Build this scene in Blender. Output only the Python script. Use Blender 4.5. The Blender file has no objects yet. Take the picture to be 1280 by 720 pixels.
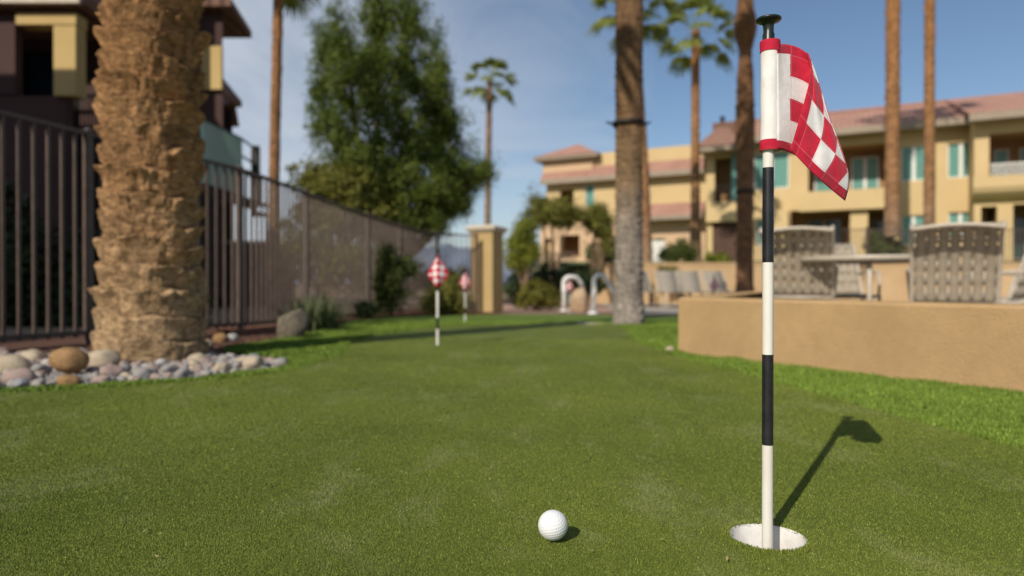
import bpy, math, random
import numpy as np
from mathutils import Vector, Matrix
from mathutils.geometry import tessellate_polygon

rng = np.random.default_rng(7)
random.seed(7)
C = bpy.context.scene.collection
PI = math.pi
F, HZ, CX, EYE = 853.33, 355.0, 640.0, 0.38      # lens in photo pixels, horizon row, centre column, eye height


def gz(y):
    """height of the ground: level near the hole, falling gently away from it"""
    return 0.0 if y < 4 else (-0.015 * (y - 4) if y < 14 else -0.15)


def at(px, py, Y):
    return Vector(((px - CX) / F * Y, Y, EYE + (HZ - py) / F * Y))


def on_ground(px, py):
    k = (py - HZ) / F
    Y = EYE / k
    if Y > 4:
        Y = (EYE - 0.06) / (k - 0.015) if k > 0.0379 else (EYE + 0.15) / k
    return ((px - CX) / F * Y, Y)


# ------------------------------------------------------------------ materials
def new_mat(name):
    m = bpy.data.materials.new(name)
    m.use_nodes = True
    nt = m.node_tree
    b = nt.nodes['Principled BSDF']
    return m, nt, b


def nd(nt, typ, **kw):
    n = nt.nodes.new(typ)
    for k, v in kw.items():
        setattr(n, k, v)
    return n


def math_node(nt, op, a, b=None, clamp=False):
    n = nd(nt, 'ShaderNodeMath', operation=op, use_clamp=clamp)
    for i, v in enumerate((a, b)):
        if v is None:
            continue
        if isinstance(v, (int, float)):
            n.inputs[i].default_value = v
        else:
            nt.links.new(v, n.inputs[i])
    return n.outputs[0]


def ramp(nt, fac, stops):
    r = nd(nt, 'ShaderNodeValToRGB')
    els = r.color_ramp.elements
    while len(els) < len(stops):
        els.new(0.5)
    for e, (p, c) in zip(els, stops):
        e.position = p
        e.color = (*c, 1) if len(c) == 3 else c
    nt.links.new(fac, r.inputs[0])
    return r.outputs[0]


def noise(nt, vec, scale, detail=4, rough=0.55, dist=0.0):
    n = nd(nt, 'ShaderNodeTexNoise')
    n.inputs['Scale'].default_value = scale
    n.inputs['Detail'].default_value = detail
    n.inputs['Roughness'].default_value = rough
    n.inputs['Distortion'].default_value = dist
    if vec is not None:
        nt.links.new(vec, n.inputs['Vector'])
    return n.outputs['Fac']


def mixc(nt, fac, a, b):
    m = nd(nt, 'ShaderNodeMix', data_type='RGBA')
    if isinstance(fac, (int, float)):
        m.inputs[0].default_value = fac
    else:
        nt.links.new(fac, m.inputs[0])
    for i, v in ((6, a), (7, b)):
        if isinstance(v, tuple):
            m.inputs[i].default_value = (*v, 1)
        else:
            nt.links.new(v, m.inputs[i])
    return m.outputs[2]


def coords(nt, kind='Object', scale=None):
    t = nd(nt, 'ShaderNodeTexCoord')
    o = t.outputs[kind]
    if scale:
        mp = nd(nt, 'ShaderNodeMapping')
        mp.inputs['Scale'].default_value = scale
        nt.links.new(o, mp.inputs[0])
        o = mp.outputs[0]
    return o


def bump(nt, b, height, strength, dist):
    n = nd(nt, 'ShaderNodeBump')
    n.inputs['Strength'].default_value = strength
    n.inputs['Distance'].default_value = dist
    nt.links.new(height, n.inputs['Height'])
    nt.links.new(n.outputs[0], b.inputs['Normal'])


def mottled(name, c1, c2, scale=6, rough=0.85, bs=0.3, bd=0.004, bscale=60, spec=0.3, metallic=0.0, stretch=None, fine=None):
    """two colours mixed by noise, with a fine bump"""
    m, nt, b = new_mat(name)
    v = coords(nt, 'Object', stretch)
    f = noise(nt, v, scale, 6, 0.62)
    col = ramp(nt, f, [(0.3, c1), (0.7, c2)])
    if fine:
        g = noise(nt, v, fine, 3, 0.6)
        col = mixc(nt, math_node(nt, 'MULTIPLY', g, 0.35), col, tuple(0.45 * x for x in c1))
    nt.links.new(col, b.inputs['Base Color'])
    b.inputs['Roughness'].default_value = rough
    b.inputs['Specular IOR Level'].default_value = spec
    b.inputs['Metallic'].default_value = metallic
    if bs:
        bump(nt, b, noise(nt, v, bscale, 5, 0.65), bs, bd)
    return m


def leaf_mat(name, dark, light, trans=0.3):
    m, nt, b = new_mat(name)
    out = nt.nodes['Material Output']
    g = nd(nt, 'ShaderNodeNewGeometry')
    col = ramp(nt, g.outputs['Random Per Island'], [(0.0, dark), (0.55, tuple(0.5 * (p + q) for p, q in zip(dark, light))), (1.0, light)])
    nt.links.new(col, b.inputs['Base Color'])
    b.inputs['Roughness'].default_value = 0.55
    b.inputs['Specular IOR Level'].default_value = 0.25
    t = nd(nt, 'ShaderNodeBsdfTranslucent')
    nt.links.new(col, t.inputs['Color'])
    mx = nd(nt, 'ShaderNodeMixShader')
    mx.inputs[0].default_value = trans
    nt.links.new(b.outputs[0], mx.inputs[1])
    nt.links.new(t.outputs[0], mx.inputs[2])
    nt.links.new(mx.outputs[0], out.inputs['Surface'])
    return m


def turf_mat(name, dark, mid, light, scuff, island):
    """turf colour: patches of wear laid out on the ground itself, plus blade to blade variation"""
    m, nt, b = new_mat(name)
    g = nd(nt, 'ShaderNodeNewGeometry')
    pos = g.outputs['Position']
    big = noise(nt, pos, 1.3, 5, 0.6)
    fine = noise(nt, pos, 260.0, 3, 0.7)
    midn = noise(nt, pos, 18.0, 4, 0.65)
    if island:
        base = ramp(nt, g.outputs['Random Per Island'], [(0.0, dark), (0.5, mid), (0.94, light), (1.0, tuple(min(1, 1.6 * c) for c in light))])
    else:
        base = ramp(nt, fine, [(0.3, dark), (0.5, mid), (0.75, light)])
    tone = ramp(nt, big, [(0.32, (0.78, 0.80, 0.74)), (0.68, (1.18, 1.14, 1.1))])
    mul = nd(nt, 'ShaderNodeMix', data_type='RGBA', blend_type='MULTIPLY')
    mul.inputs[0].default_value = 1.0
    nt.links.new(base, mul.inputs[6])
    nt.links.new(tone, mul.inputs[7])
    col = mul.outputs[2]
    if scuff:
        mp = nd(nt, 'ShaderNodeMapping')
        mp.inputs['Scale'].default_value = (3.2, 1.7, 1)
        nt.links.new(pos, mp.inputs[0])
        sc = noise(nt, mp.outputs[0], 1.6, 6, 0.72, 0.6)
        k = math_node(nt, 'MULTIPLY', ramp(nt, sc, [(0.52, (0, 0, 0)), (0.70, (1, 1, 1))]), math_node(nt, 'MULTIPLY', midn, 0.85))
        col = mixc(nt, k, col, scuff)
    nt.links.new(col, b.inputs['Base Color'])
    b.inputs['Roughness'].default_value = 0.7
    b.inputs['Specular IOR Level'].default_value = 0.2
    if not island:
        bump(nt, b, fine, 0.9, 0.006)
    return m


# ------------------------------------------------------------------ mesh builder
class MB:
    def __init__(self):
        self.v, self.f, self.mi, self.sm = [], [], [], []

    def add(self, vs, fs, mi=0, smooth=False):
        o = len(self.v)
        self.v += [tuple(p) for p in vs]
        self.f += [tuple(i + o for i in f) for f in fs]
        self.mi += [mi] * len(fs)
        self.sm += [smooth] * len(fs)
        return self

    def box(self, a, b, mi=0, M=None):
        x0, y0, z0 = a
        x1, y1, z1 = b
        vs = [Vector(p) for p in ((x0, y0, z0), (x1, y0, z0), (x1, y1, z0), (x0, y1, z0), (x0, y0, z1), (x1, y0, z1), (x1, y1, z1), (x0, y1, z1))]
        if M:
            vs = [M @ p for p in vs]
        return self.add(vs, [(0, 3, 2, 1), (4, 5, 6, 7), (0, 1, 5, 4), (1, 2, 6, 5), (2, 3, 7, 6), (3, 0, 4, 7)], mi)

    def quad(self, a, b, c, d, mi=0):
        return self.add([a, b, c, d], [(0, 1, 2, 3)], mi)

    def tube(self, pts, r, seg=10, mi=0, cap=True):
        pts = [Vector(p) for p in pts]
        n = len(pts)
        rs = r if isinstance(r, (list, tuple)) else [r] * n
        vs, fs = [], []
        ref = None
        for i, p in enumerate(pts):
            t = (pts[min(i + 1, n - 1)] - pts[max(i - 1, 0)]).normalized()
            if ref is None:
                ref = Vector((1, 0, 0)) if abs(t.x) < 0.9 else Vector((0, 1, 0))
            a = (ref - t * ref.dot(t)).normalized()
            ref = a
            b = t.cross(a)
            for k in range(seg):
                w = 2 * PI * k / seg
                vs.append(p + (a * math.cos(w) + b * math.sin(w)) * rs[i])
        for i in range(n - 1):
            for k in range(seg):
                k2 = (k + 1) % seg
                fs.append((i * seg + k, i * seg + k2, (i + 1) * seg + k2, (i + 1) * seg + k))
        if cap:
            fs.append(tuple(range(seg))[::-1])
            fs.append(tuple((n - 1) * seg + k for k in range(seg)))
        return self.add(vs, fs, mi, True)

    def lathe(self, prof, seg=32, c=(0, 0, 0), mi=0):
        vs, fs = [], []
        n = len(prof)
        for r, z in prof:
            for k in range(seg):
                w = 2 * PI * k / seg
                vs.append((c[0] + r * math.cos(w), c[1] + r * math.sin(w), c[2] + z))
        for i in range(n - 1):
            for k in range(seg):
                k2 = (k + 1) % seg
                fs.append((i * seg + k, i * seg + k2, (i + 1) * seg + k2, (i + 1) * seg + k))
        return self.add(vs, fs, mi, True)

    def grid(self, P, mi=0, smooth=True, closed=False):
        """P[i][j] points"""
        n, m = len(P), len(P[0])
        fs = []
        for i in range(n - 1):
            for j in range(m if closed else m - 1):
                j2 = (j + 1) % m
                fs.append((i * m + j, i * m + j2, (i + 1) * m + j2, (i + 1) * m + j))
        return self.add([p for row in P for p in row], fs, mi, smooth)

    def build(self, name, mats, parent=None, sub=None, bevel=0.0):
        me = bpy.data.meshes.new(name)
        vs = self.v
        if sub is not None:
            vs = [(p[0] - sub[0], p[1] - sub[1], p[2] - sub[2]) for p in vs]
        me.from_pydata(vs, [], self.f)
        for m in (mats if isinstance(mats, (list, tuple)) else [mats]):
            me.materials.append(m)
        me.polygons.foreach_set('material_index', self.mi)
        me.polygons.foreach_set('use_smooth', self.sm)
        me.update()
        return link(name, me, parent, bevel)


def link(name, me, parent=None, bevel=0.0):
    o = bpy.data.objects.new(name, me)
    C.objects.link(o)
    if parent is not None:
        o.parent = parent
    if bevel:
        b = o.modifiers.new('bevel', 'BEVEL')
        b.width = bevel
        b.segments = 2
        b.limit_method = 'ANGLE'
    return o


def tag(o, label, cat, group=None):
    o['label'] = label
    o['category'] = cat
    if group:
        o['group'] = group
    return o


def thing(name, label, cat, loc=(0, 0, 0), rz=0.0, group=None):
    o = bpy.data.objects.new(name, None)
    C.objects.link(o)
    o.empty_display_size = 0.1
    o.location = loc
    o.rotation_euler = (0, 0, rz)
    return tag(o, label, cat, group)


def structure(o):
    o['kind'] = 'structure'
    return o


def stuff(o, label, cat):
    o['kind'] = 'stuff'
    return tag(o, label, cat)


def dup(root, loc, rz, label, scale=None):
    r = root.copy()
    C.objects.link(r)
    r.location = loc
    r.rotation_euler = (0, 0, rz)
    if scale:
        r.scale = (scale,) * 3
    r['label'] = label
    for ch in [o for o in bpy.data.objects if o.parent == root]:
        c = ch.copy()
        C.objects.link(c)
        c.parent = r
        for g in [o for o in bpy.data.objects if o.parent == ch]:
            d = g.copy()
            C.objects.link(d)
            d.parent = c
    return r


def np_mesh(name, verts, n_per, mat, parent=None, smooth=False):
    """many small separate polygons of n_per corners from one vertex array"""
    nf = len(verts) // n_per
    me = bpy.data.meshes.new(name)
    me.vertices.add(len(verts))
    me.vertices.foreach_set('co', np.ascontiguousarray(verts, dtype=np.float32).ravel())
    me.loops.add(nf * n_per)
    me.loops.foreach_set('vertex_index', np.arange(nf * n_per, dtype=np.int32))
    me.polygons.add(nf)
    me.polygons.foreach_set('loop_start', np.arange(0, nf * n_per, n_per, dtype=np.int32))
    me.polygons.foreach_set('loop_total', np.full(nf, n_per, dtype=np.int32))
    me.materials.append(mat)
    me.update(calc_edges=True)
    me.validate()
    return link(name, me, parent)


def inside(poly, x, y):
    r = np.zeros(len(x), bool)
    n = len(poly)
    for i in range(n):
        x0, y0 = poly[i]
        x1, y1 = poly[(i + 1) % n]
        c = ((y0 > y) != (y1 > y))
        with np.errstate(divide='ignore', invalid='ignore'):
            c &= x < (x1 - x0) * (y - y0) / (y1 - y0 + 1e-12) + x0
        r ^= c
    return r


def smooth_poly(pts, n=6):
    """Catmull-Rom through an open list of points"""
    out = []
    P = [Vector((*p, 0)) for p in pts]
    P = [2 * P[0] - P[1]] + P + [2 * P[-1] - P[-2]]
    for i in range(1, len(P) - 2):
        for k in range(n):
            t = k / n
            a, b, c, d = P[i - 1], P[i], P[i + 1], P[i + 2]
            q = 0.5 * ((2 * b) + (c - a) * t + (2 * a - 5 * b + 4 * c - d) * t * t + (3 * b - a - 3 * c + d) * t ** 3)
            out.append((q.x, q.y))
    out.append((P[-2].x, P[-2].y))
    return out


def vnoise(x, y, z=0.0, seed=0):
    """vectorised value noise, about -1..1"""
    x, y, z = np.broadcast_arrays(np.asarray(x, float), np.asarray(y, float), np.asarray(z, float))
    xi, yi, zi = np.floor(x).astype(np.int64), np.floor(y).astype(np.int64), np.floor(z).astype(np.int64)
    fx, fy, fz = x - xi, y - yi, z - zi
    fx, fy, fz = [f * f * (3 - 2 * f) for f in (fx, fy, fz)]

    def h(a, b, c):
        n = (a * 374761393 + b * 668265263 + c * 2147483647 + seed * 974711) & 0xffffffff
        n = ((n ^ (n >> 13)) * 1274126177) & 0xffffffff
        n = ((n ^ (n >> 16)) * 2246822519) & 0xffffffff
        return ((n ^ (n >> 15)) & 0xffff) / 32767.5 - 1
    r = 0
    for i in (0, 1):
        for j in (0, 1):
            for k in (0, 1):
                w = (fx if i else 1 - fx) * (fy if j else 1 - fy) * (fz if k else 1 - fz)
                r = r + w * h(xi + i, yi + j, zi + k)
    return r
import bmesh

# ------------------------------------------------------------------ camera, world, sun
scene = bpy.context.scene
cam_d = bpy.data.cameras.new('camera')
cam_d.sensor_width = 36
cam_d.lens = 24
cam_d.clip_start = 0.02
cam_d.clip_end = 20000
cam_d.dof.use_dof = True
cam_d.dof.focus_distance = 1.0
cam_d.dof.aperture_fstop = 2.8
cam = bpy.data.objects.new('camera', cam_d)
C.objects.link(cam)
cam.location = (0, 0, EYE)
cam.rotation_euler = (math.radians(90 - 0.336), 0, 0)
scene.camera = cam

SUN_AZ = Vector((0.53, 0.848, 0)).normalized()
SUN_EL = math.radians(35.7)
sun_d = bpy.data.lights.new('sun', 'SUN')
sun_d.energy = 4.2
sun_d.angle = math.radians(0.5)
sun_d.color = (1.0, 0.92, 0.80)
sun = bpy.data.objects.new('sun', sun_d)
C.objects.link(sun)
ray = SUN_AZ * math.cos(SUN_EL) + Vector((0, 0, -math.sin(SUN_EL)))
sun.rotation_euler = ray.to_track_quat('-Z', 'Y').to_euler()
sun.location = (-6, -9, 12)

w = bpy.data.worlds.new('World')
scene.world = w
w.use_nodes = True
nt = w.node_tree
bg = nt.nodes['Background']
sky = nd(nt, 'ShaderNodeTexSky', sky_type='NISHITA', sun_disc=False)
sky.sun_elevation = SUN_EL
sky.sun_rotation = math.radians(212)
sky.air_density = 1.0
sky.dust_density = 0.35
sky.ozone_density = 2.6
v = coords(nt, 'Generated')
# thin cloud: the view direction projected on a flat layer overhead, so streaks flatten towards the horizon
sep = nd(nt, 'ShaderNodeSeparateXYZ')
nt.links.new(v, sep.inputs[0])
zz = math_node(nt, 'ADD', math_node(nt, 'MAXIMUM', sep.outputs[2], 0.0), 0.22)
cmb = nd(nt, 'ShaderNodeCombineXYZ')
nt.links.new(math_node(nt, 'DIVIDE', sep.outputs[0], zz), cmb.inputs[0])
nt.links.new(math_node(nt, 'MULTIPLY', math_node(nt, 'DIVIDE', sep.outputs[1], zz), 0.8), cmb.inputs[1])
cl = noise(nt, cmb.outputs[0], 1.25, 8, 0.62, 1.1)
cl2 = noise(nt, cmb.outputs[0], 0.42, 3, 0.5, 0.3)
# more veil towards the west (left of the picture), clear towards the east
west = math_node(nt, 'ADD', math_node(nt, 'MULTIPLY', sep.outputs[0], -0.56), 0.035)
dens = math_node(nt, 'ADD', math_node(nt, 'MULTIPLY', math_node(nt, 'ADD', cl, cl2), 0.5), west)
cf = ramp(nt, dens, [(0.43, (0, 0, 0)), (0.70, (0.80, 0.80, 0.80))])
cloudy = mixc(nt, cf, sky.outputs[0], (6.3, 6.8, 7.6))
nt.links.new(cloudy, bg.inputs['Color'])
bg.inputs['Strength'].default_value = 0.092

vs = scene.view_settings
vs.view_transform = 'Standard'
vs.look = 'None'
vs.exposure = 0.0
vs.gamma = 1.0
vs.use_curve_mapping = False
scene.cycles.use_denoising = True
scene.cycles.max_bounces = 6

# ------------------------------------------------------------------ ground sheets
HOLE = Vector((0.3755, 1.0016, 0))
HR = 0.054


def sheet(name, outline, dz, mat, hole=False, rim=None):
    polys = [[Vector((x, y, 0)) for x, y in outline]]
    if hole:
        polys.append([Vector((HOLE.x + (HR + 0.001) * math.cos(2 * PI * k / 64), HOLE.y + (HR + 0.001) * math.sin(2 * PI * k / 64), 0)) for k in range(64)])
    flat = [p for q in polys for p in q]
    bm = bmesh.new()
    bv = [bm.verts.new(p) for p in flat]
    for t in tessellate_polygon(polys):
        try:
            bm.faces.new([bv[i] for i in t])
        except ValueError:
            pass
    for yy in (4.0, 14.0):
        bmesh.ops.bisect_plane(bm, geom=bm.verts[:] + bm.edges[:] + bm.faces[:], plane_co=(0, yy, 0), plane_no=(0, 1, 0))
    for q in bm.verts:
        q.co.z = gz(q.co.y) + dz
    bmesh.ops.recalc_face_normals(bm, faces=bm.faces)
    if sum(f.normal.z for f in bm.faces) < 0:
        bmesh.ops.reverse_faces(bm, faces=bm.faces)
    me = bpy.data.meshes.new(name)
    bm.to_mesh(me)
    bm.free()
    me.materials.append(mat)
    return structure(link(name, me))


m_ground = mottled('desert soil', (0.17, 0.12, 0.075), (0.27, 0.20, 0.13), 3.0, 0.95, 0.6, 0.02, 40)
m_mulch = mottled('red brown mulch', (0.09, 0.042, 0.028), (0.26, 0.13, 0.085), 38.0, 0.95, 1.0, 0.03, 55, fine=120)
m_deckpink = mottled('pink pavers', (0.36, 0.22, 0.165), (0.46, 0.30, 0.23), 5.0, 0.9, 0.3, 0.01, 40)
m_conc = mottled('pool deck concrete', (0.42, 0.36, 0.29), (0.55, 0.48, 0.40), 4.0, 0.9, 0.3, 0.006, 60)
m_green_sheet = turf_mat('putting turf', (0.075, 0.104, 0.016), (0.140, 0.180, 0.030), (0.20, 0.24, 0.055), (0.27, 0.28, 0.15), False)
m_green_blade = turf_mat('putting turf fibre', (0.105, 0.142, 0.018), (0.165, 0.210, 0.032), (0.225, 0.265, 0.055), (0.34, 0.35, 0.15), True)
m_lawn_sheet = turf_mat('fringe turf', (0.072, 0.122, 0.015), (0.132, 0.202, 0.030), (0.18, 0.268, 0.048), None, False)
m_lawn_blade = turf_mat('fringe turf fibre', (0.078, 0.135, 0.016), (0.158, 0.236, 0.034), (0.225, 0.32, 0.060), None, True)

sheet('ground', [(-9000, -3000), (9000, -3000), (9000, 9000), (-9000, 9000)], 0.0, m_ground, True)

# low wall on the right stands on this line
WA, WB = on_ground(848, 443), on_ground(1280, 495)
wdir = (Vector(WB) - Vector(WA)).normalized()
W_end = Vector(WA) + wdir * 4.0

bed_px = [(365, 456), (352, 461), (330, 466), (260, 474), (200, 479), (120, 484), (60, 487), (0, 489), (-120, 493)]
lawn = [on_ground(*p) for p in [(-120, 493), (0, 489), (60, 487), (120, 484), (200, 479), (260, 474), (330, 466), (352, 461), (365, 456), (350, 449), (310, 445),
                                (284, 443), (280, 436), (340, 428), (385, 420), (425, 409), (450, 400), (480, 397), (560, 394), (640, 393.5), (740, 394), (850, 395)]]
far_right = on_ground(850, 395)
lawn += [(3.2, far_right[1]), (3.0, 6.0), (WA[0] + 0.6, WA[1] + 1.2), (WA[0] - 0.0, WA[1] + 0.02), (W_end.x, W_end.y), (3.2, -1.5), (-2.6, -1.5), (-3.0, 1.6)]
sheet('lawn', lawn, 0.004, m_lawn_sheet, True)
g_right = smooth_poly([on_ground(*p) for p in [(1430, 612), (1280, 566), (1200, 545), (1120, 523), (1050, 503), (980, 484), (920, 467), (860, 452), (815, 437), (790, 424), (782, 414), (765, 407)]], 4)
g_left = smooth_poly([on_ground(*p) for p in [(700, 404), (600, 407), (540, 411), (480, 419), (440, 430), (432, 440), (418, 449), (385, 459), (335, 470), (255, 478), (180, 484), (110, 489), (0, 495), (-120, 499)]], 4)
green = [(1.15, -1.4)] + g_right + g_left + [(-2.4, 1.5), (-2.0, -1.4)]
sheet('putting_green', green, 0.008, m_green_sheet, True)
mulch = [on_ground(*p) for p in [(-200, 492), (0, 489), (120, 484), (200, 479), (330, 466), (365, 456), (310, 445), (280, 436), (340, 428), (425, 409), (450, 400), (480, 397), (560, 394), (640, 393.5)]]
mulch += [(-0.6, 14.0), (-2.0, 13.2), (-3.4, 9), (-3.6, 4)]
sheet('mulch_bed', mulch, 0.002, m_mulch)
sheet('paved_path', [(-0.62, 12.1), (1.9, 12.1), (2.4, 19.0), (-0.2, 19.0)], 0.004, m_deckpink)
sheet('pool_deck', [(1.9, 11.0), (30, 9.5), (30, 18.0), (2.35, 18.2)], 0.003, m_conc)
sheet('patio', [(1.6, 4.1), (7.5, 3.3), (8.2, 9.0), (2.6, 9.0)], 0.006, m_conc)


# ------------------------------------------------------------------ turf fibres
def blades(name, xy, z0, length, width, mat, lean, label):
    n = len(xy)
    ang = rng.uniform(0, 2 * PI, n)
    la = rng.uniform(0, 2 * PI, n)
    L = length * rng.uniform(0.6, 1.35, n)
    W = width * rng.uniform(0.7, 1.3, n)
    tilt = np.abs(rng.normal(0, lean, n)).clip(0, 1.35)
    z = np.array([gz(y) for y in xy[:, 1]]) + z0
    dx, dy = np.cos(ang) * W / 2, np.sin(ang) * W / 2
    hx, hy, hz = np.cos(la) * np.sin(tilt) * L, np.sin(la) * np.sin(tilt) * L, np.cos(tilt) * L
    x, y = xy[:, 0], xy[:, 1]
    V = np.empty((n, 4, 3))
    V[:, 0] = np.stack([x - dx, y - dy, z], 1)
    V[:, 1] = np.stack([x + dx, y + dy, z], 1)
    V[:, 2] = np.stack([x + dx * 0.5 + hx, y + dy * 0.5 + hy, z + hz], 1)
    V[:, 3] = np.stack([x - dx * 0.5 + hx, y - dy * 0.5 + hy, z + hz], 1)
    o = np_mesh(name, V.reshape(-1, 3), 4, mat)
    return stuff(o, label, 'grass')


def scatter(n, y0, y1, power, k=0.86, pad=0.1):
    """positions in the wedge the lens can see, thinning with distance"""
    u = rng.uniform(0, 1, n)
    y = (y0 ** power + u * (y1 ** power - y0 ** power)) ** (1 / power)
    x = rng.uniform(-k, k, n) * (y + pad)
    return np.stack([x, y], 1)


P = scatter(1250000, 0.84, 4.8, -0.6)
keep = inside(green, P[:, 0], P[:, 1]) & (np.hypot(P[:, 0] - HOLE.x, P[:, 1] - HOLE.y) > HR + 0.0005)
P = P[keep]
k = np.sqrt(P[:, 1].clip(0.9, 6))
blades('turf_fibre', P, 0.007, 0.0030 * k, 0.00105 * k, m_green_blade, 1.0, 'short dense green fibres of the putting green')
# a ragged lip of fibres round the cup
a = rng.uniform(0, 2 * PI, 5200)
rr = HR + 0.0005 + np.abs(rng.normal(0, 0.006, 5200))
blades('cup_lip_fibre', np.stack([HOLE.x + rr * np.cos(a), HOLE.y + rr * np.sin(a)], 1), 0.006, 0.0052, 0.0014, m_green_blade, 0.8, 'green turf fibres round the rim of the near cup')
P = scatter(1700000, 1.1, 7.5, 0.2, 1.0, 0.6)
keep = inside(lawn, P[:, 0], P[:, 1]) & ~inside(green, P[:, 0], P[:, 1])
P = P[keep]
wob = vnoise(P[:, 0] * 9, P[:, 1] * 9, 0, 3)
k = np.sqrt(P[:, 1])
blades('fringe_fibre', P, 0.003, 0.0095 * k * (1 + 0.35 * wob), 0.0022 * k, m_lawn_blade, 0.6, 'longer bright green grass of the fringe round the putting green')

# loose debris on the green: bits of dry leaf
m_debris = mottled('dry leaf', (0.30, 0.24, 0.10), (0.42, 0.36, 0.18), 40, 0.9, 0)
n = 46
P = scatter(n * 2, 0.9, 2.6, 0.6)
P = P[inside(green, P[:, 0], P[:, 1]) & (np.hypot(P[:, 0] - HOLE.x, P[:, 1] - HOLE.y) > 0.08) & (np.hypot(P[:, 0] - 0.06, P[:, 1] - 0.98) > 0.06)][:n]
n = len(P)
a = rng.uniform(0, 2 * PI, n)
L = rng.uniform(0.0025, 0.007, n)
V = np.empty((n, 4, 3))
for i, (s, t) in enumerate(((-1, 0), (0, -0.28), (1, 0), (0, 0.28))):
    V[:, i] = np.stack([P[:, 0] + L * (s * np.cos(a) - t * np.sin(a)), P[:, 1] + L * (s * np.sin(a) + t * np.cos(a)), 0.0135 + rng.uniform(0, 0.0012, n) + 0.001 * s], 1)
stuff(np_mesh('leaf_litter', V.reshape(-1, 3), 4, m_debris), 'tiny dry flecks of leaf lying on the putting green', 'leaf litter')

# ------------------------------------------------------------------ cup, flagstick, flag, ball
m_cup = mottled('white cup plastic', (0.60, 0.57, 0.53), (0.78, 0.76, 0.73), 40, 0.5, 0.15, 0.001, 300, 0.4)
mb = MB()
mb.lathe([(HR + 0.004, -0.112), (HR + 0.004, 0.0075), (HR + 0.0002, 0.0085), (HR - 0.0012, 0.0065), (HR - 0.0022, -0.03), (HR - 0.004, -0.10), (0.0, -0.10)], 96, HOLE)
tag(mb.build('golf_cup', m_cup), 'white plastic cup sunk in the turf with the flagstick standing in it', 'golf cup')

m_white = mottled('worn white paint', (0.66, 0.62, 0.54), (0.82, 0.80, 0.74), 26, 0.45, 0.12, 0.001, 220, 0.4, stretch=(1, 1, 0.25))
m_black = mottled('black paint', (0.008, 0.008, 0.010), (0.022, 0.022, 0.026), 60, 0.38, 0.25, 0.001, 500, 0.5)
m_knob = mottled('dark green black plastic', (0.010, 0.016, 0.014), (0.025, 0.035, 0.03), 40, 0.35, 0.05, 0.001, 300, 0.5)
m_redhem = mottled('red cloth', (0.42, 0.012, 0.035), (0.58, 0.022, 0.055), 60, 0.8, 0.4, 0.0006, 900, 0.2)


def cloth_mat(name, u_hem):
    """red and white squares sewn in cloth, read from the cloth's own UVs (one unit per square)"""
    m, nt, b = new_mat(name)
    uv = nd(nt, 'ShaderNodeUVMap')
    sp = nd(nt, 'ShaderNodeSeparateXYZ')
    nt.links.new(uv.outputs[0], sp.inputs[0])
    u, v = sp.outputs[0], sp.outputs[1]
    par = math_node(nt, 'MODULO', math_node(nt, 'ADD', math_node(nt, 'ADD', math_node(nt, 'FLOOR', u), math_node(nt, 'FLOOR', v)), 40.0), 2.0)
    redsq = math_node(nt, 'LESS_THAN', par, 0.5)
    hem = math_node(nt, 'MAXIMUM', math_node(nt, 'LESS_THAN', v, 0.0), math_node(nt, 'GREATER_THAN', v, 4.0))
    if u_hem:
        hem = math_node(nt, 'MAXIMUM', hem, math_node(nt, 'LESS_THAN', u, 0.0))
    else:
        redsq = math_node(nt, 'MULTIPLY', redsq, math_node(nt, 'GREATER_THAN', u, 0.0))
    red = math_node(nt, 'MAXIMUM', redsq, hem)
    ob = coords(nt, 'Object')
    f = noise(nt, ob, 45, 5, 0.65)
    r = ramp(nt, f, [(0.3, (0.44, 0.010, 0.032)), (0.7, (0.60, 0.024, 0.058))])
    h = ramp(nt, f, [(0.3, (0.36, 0.008, 0.026)), (0.7, (0.50, 0.016, 0.045))])
    wh = ramp(nt, f, [(0.3, (0.70, 0.66, 0.65)), (0.7, (0.85, 0.82, 0.80))])
    col = mixc(nt, red, wh, r)
    col = mixc(nt, hem, col, h)
    # stitching along the seams: pale dashes beside every square edge
    fu = math_node(nt, 'FRACT', u)
    fv = math_node(nt, 'FRACT', v)

    def near(x, w):
        return math_node(nt, 'LESS_THAN', math_node(nt, 'ABSOLUTE', math_node(nt, 'SUBTRACT', x, 0.05)), w)
    seam = math_node(nt, 'MAXIMUM', near(fu, 0.018), near(fv, 0.018))
    if not u_hem:
        seam = math_node(nt, 'MULTIPLY', seam, math_node(nt, 'GREATER_THAN', u, -0.1))
    st = math_node(nt, 'MULTIPLY', seam, 0.35)
    col = mixc(nt, st, col, (0.62, 0.20, 0.22))
    nt.links.new(col, b.inputs['Base Color'])
    b.inputs['Roughness'].default_value = 0.85
    b.inputs['Specular IOR Level'].default_value = 0.15
    b.inputs['Sheen Weight'].default_value = 0.15
    wv = noise(nt, ob, 1100, 2, 0.5)
    wr = noise(nt, ob, 70, 4, 0.6)
    bump(nt, b, math_node(nt, 'ADD', math_node(nt, 'MULTIPLY', wv, 0.25), math_node(nt, 'SUBTRACT', wr, math_node(nt, 'MULTIPLY', seam, 0.5))), 0.5, 0.0016)
    return m


m_clothA = cloth_mat('checked cloth inner', False)
m_clothB = cloth_mat('checked cloth outer', True)


def interp(pts, t):
    n = len(pts) - 1
    s = min(max(t, 0), 1) * n
    i = min(int(s), n - 1)
    f = s - i
    a = pts[max(i - 1, 0)], pts[i], pts[i + 1], pts[min(i + 2, n)]
    return tuple(0.5 * (2 * b + (c - p) * f + (2 * p - 5 * b + 4 * c - d) * f * f + (3 * b - p - 3 * c + d) * f ** 3) for p, b, c, d in zip(*a))


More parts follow.
